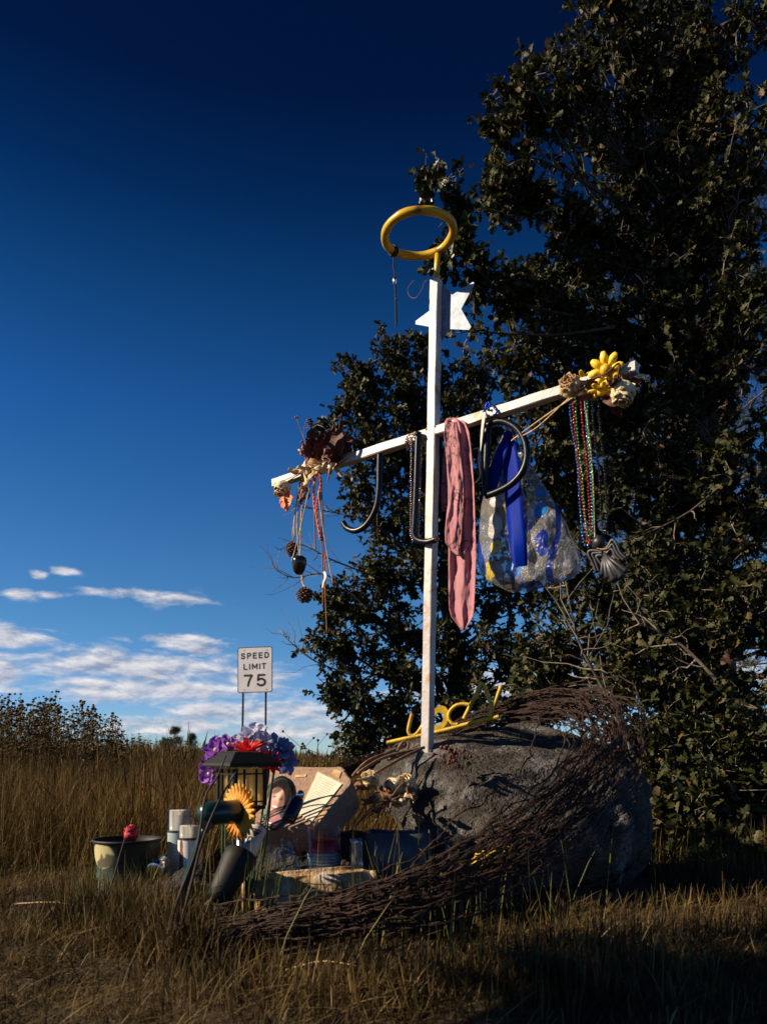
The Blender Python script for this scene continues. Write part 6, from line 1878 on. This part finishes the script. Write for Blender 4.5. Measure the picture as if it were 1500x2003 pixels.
# rough field behind and to the left
fieldw = lambda X, rng: (X[:, 1] > 2.62 + .35 * np.clip(X[:, 0] + .4, -1.4, 9) * -.15 + rng.normal(0, .10, len(X))) & (np.abs(X[:, 0]) < .60 * X[:, 1] + .4)
blades('field_grass', 'tall brown uncut grass of the field left of the shrine', 46000, clumped(-3.2, .35, 2.5, 5.6, 260, .12, fieldw, .65), .10, .43, .0027, M['field'], .42, 7, .03, 'grass')
blades('field_grass', 'brown uncut field grass farther back towards the road sign', 42000, clumped(-8.5, 1.2, 5.2, 15, 420, .25, fieldw, .6), .16, .44, .0048, M['field'], .40, 8, .02, 'grass')
blades('field_grass', 'seeding grass stems rising above the field', 4500, clumped(-4.5, .0, 2.8, 8, 120, .20, fieldw, .6), .28, .47, .0020, M['grass'], .45, 9, 0, 'grass', .5, 3.0)
blades('field_grass', 'thin far field grass reaching to the road', 16000, clumped(-26, 16, 14, 42, 500, .6, None, .5), .25, .5, .030, M['field'], .25, 10, 0, 'grass')
# rank growth right of and behind the boulder
blades('rank_grass', 'rank dry grass behind and right of the boulder under the oaks', 13000, clumped(.55, 3.2, 2.55, 4.6, 150, .10, lambda X, rng: X[:, 1] > 2.5 + .25 * (X[:, 0] < .9), .7), .05, .19, .0032, M['field'], .45, 11, .03, 'grass')
blades('rank_grass', 'sparse grass under the rounded oak', 9000, clumped(-.3, 4.5, 4.4, 9.0, 150, .2, None, .6), .15, .42, .0065, M['field'], .3, 12, .02, 'grass')

# thin dry weeds with round seed heads by the plaque, against the sky
for i, (px, py, Y) in enumerate(((604, 1470, 3.4), (592, 1455, 3.5), (622, 1448, 3.6), (640, 1478, 3.5), (583, 1488, 3.3), (655, 1470, 3.7), (668, 1462, 3.6), (630, 1484, 3.4))):
    tip = at(px, py, Y); mb = MB(); g = Vector((tip.x + random.uniform(-.08, .08), Y, hgt(tip.x, Y)))
    L = crom([g, g.lerp(tip, .5) + Vector((random.uniform(-.03, .03), 0, 0)), tip], 6); mb.tube(L, .0016, 4)
    mb.ball(tip, .007, 7, 5)
    for q in range(5):
        b = L[random.randint(6, 11)]; e = b + Vector((random.uniform(-.09, .09), random.uniform(-.04, .04), random.uniform(.0, .09))); mb.tube([b, e], .0011, 3); mb.ball(e, .006, 6, 4)
    tag(mb.build('dry_weed', M['dead_flower']), 'thin dry weed with round seed heads beyond the plaque block', 'weed', 'dry weeds beyond the plaque')

# dead sunflowers
def sunflower_mesh(seed, H):
    rng = random.Random(seed); mb = MB()
    nst = rng.randint(2, 4)
    for s in range(nst):
        top = Vector((rng.uniform(-.13, .13), rng.uniform(-.1, .1), H * rng.uniform(.72, 1.0)))
        L = crom([Vector((0, 0, 0)), top * .5 + Vector((rng.uniform(-.03, .03), 0, 0)), top], 6); mb.tube(L, list(np.linspace(.0042, .002, len(L))), 4, cap=False)
        mb.ball(top, .018, 7, 5, sq=(1, 1, .75))
        for q in range(rng.randint(4, 7)):
            b = L[rng.randint(5, 11)]; e = b + Vector((rng.uniform(-.10, .10), rng.uniform(-.08, .08), rng.uniform(.03, .14))); mb.tube([b, b.lerp(e, .5) + Vector((0, 0, -.01)), e], .0015, 3, cap=False); mb.ball(e, rng.uniform(.011, .017), 6, 4, sq=(1, 1, .8))
        for q in range(rng.randint(6, 11)):
            b = L[rng.randint(2, 11)]; dry_leaf(mb, b, Vector((rng.uniform(-1, 1), rng.uniform(-1, 1), rng.uniform(-.8, .3))), (rng.uniform(-1, 1), rng.uniform(-1, 1), .6), rng.uniform(.03, .07), rng.uniform(.012, .03), rng.uniform(-.5, .8))
    return mb
variants = []
for s in range(8):
    o = sunflower_mesh(100 + s, 1.0).build('dead_sunflower', M['dead_flower']); variants.append(o)
cnt = 0
prof_px = [(0, 1345), (60, 1352), (130, 1338), (170, 1352), (215, 1385), (260, 1412), (320, 1436), (370, 1448)]
for i in range(118):
    px = random.uniform(-30, 250) if i < 92 else random.uniform(230, 400); Y = random.uniform(5.2, 8.5) if i < 92 else random.uniform(6.5, 10)
    ytop = float(np.interp(px, [p[0] for p in prof_px], [p[1] for p in prof_px])) + abs(random.gauss(0, 34))
    tip = at(px, min(ytop, 1462), Y); z0 = hgt(tip.x, Y); H = tip.z - z0
    src = variants[i % 8]
    if i < 8: o = src
    else:
        o = src.copy(); COL.objects.link(o)
    o.location = (tip.x, Y, z0 - .005); o.rotation_euler = (0, 0, random.uniform(0, 6.28)); sc = H / 1.02; o.scale = (max(.8, sc), max(.8, sc), sc)
    tag(o, 'dead wild sunflower with dark round seed heads at the field edge', 'sunflower', 'dead sunflowers along the field')

# litter: loose straws in the foreground
for i, (a, b, r) in enumerate((((30, 1790), (200, 1800), .0022), ((560, 1905), (700, 1925), .0020), ((630, 1760), (560, 1870), .0018))):
    pa = at(*a, .4 * FPX / (a[1] - 1480)); pb = at(*b, .4 * FPX / (b[1] - 1480)); pa.z = hgt(pa.x, pa.y) + .02; pb.z = hgt(pb.x, pb.y) + .03
    stalk(['pale loose straw lying on the verge left of the pot', 'pale loose straw lying on the verge before the wire', 'pale loose straw leaning against the wire coil'][i], [pa, pa.lerp(pb, .5) + Vector((0, 0, .012)), pb], r, M['straw'], 'loose_straw', 'straw')
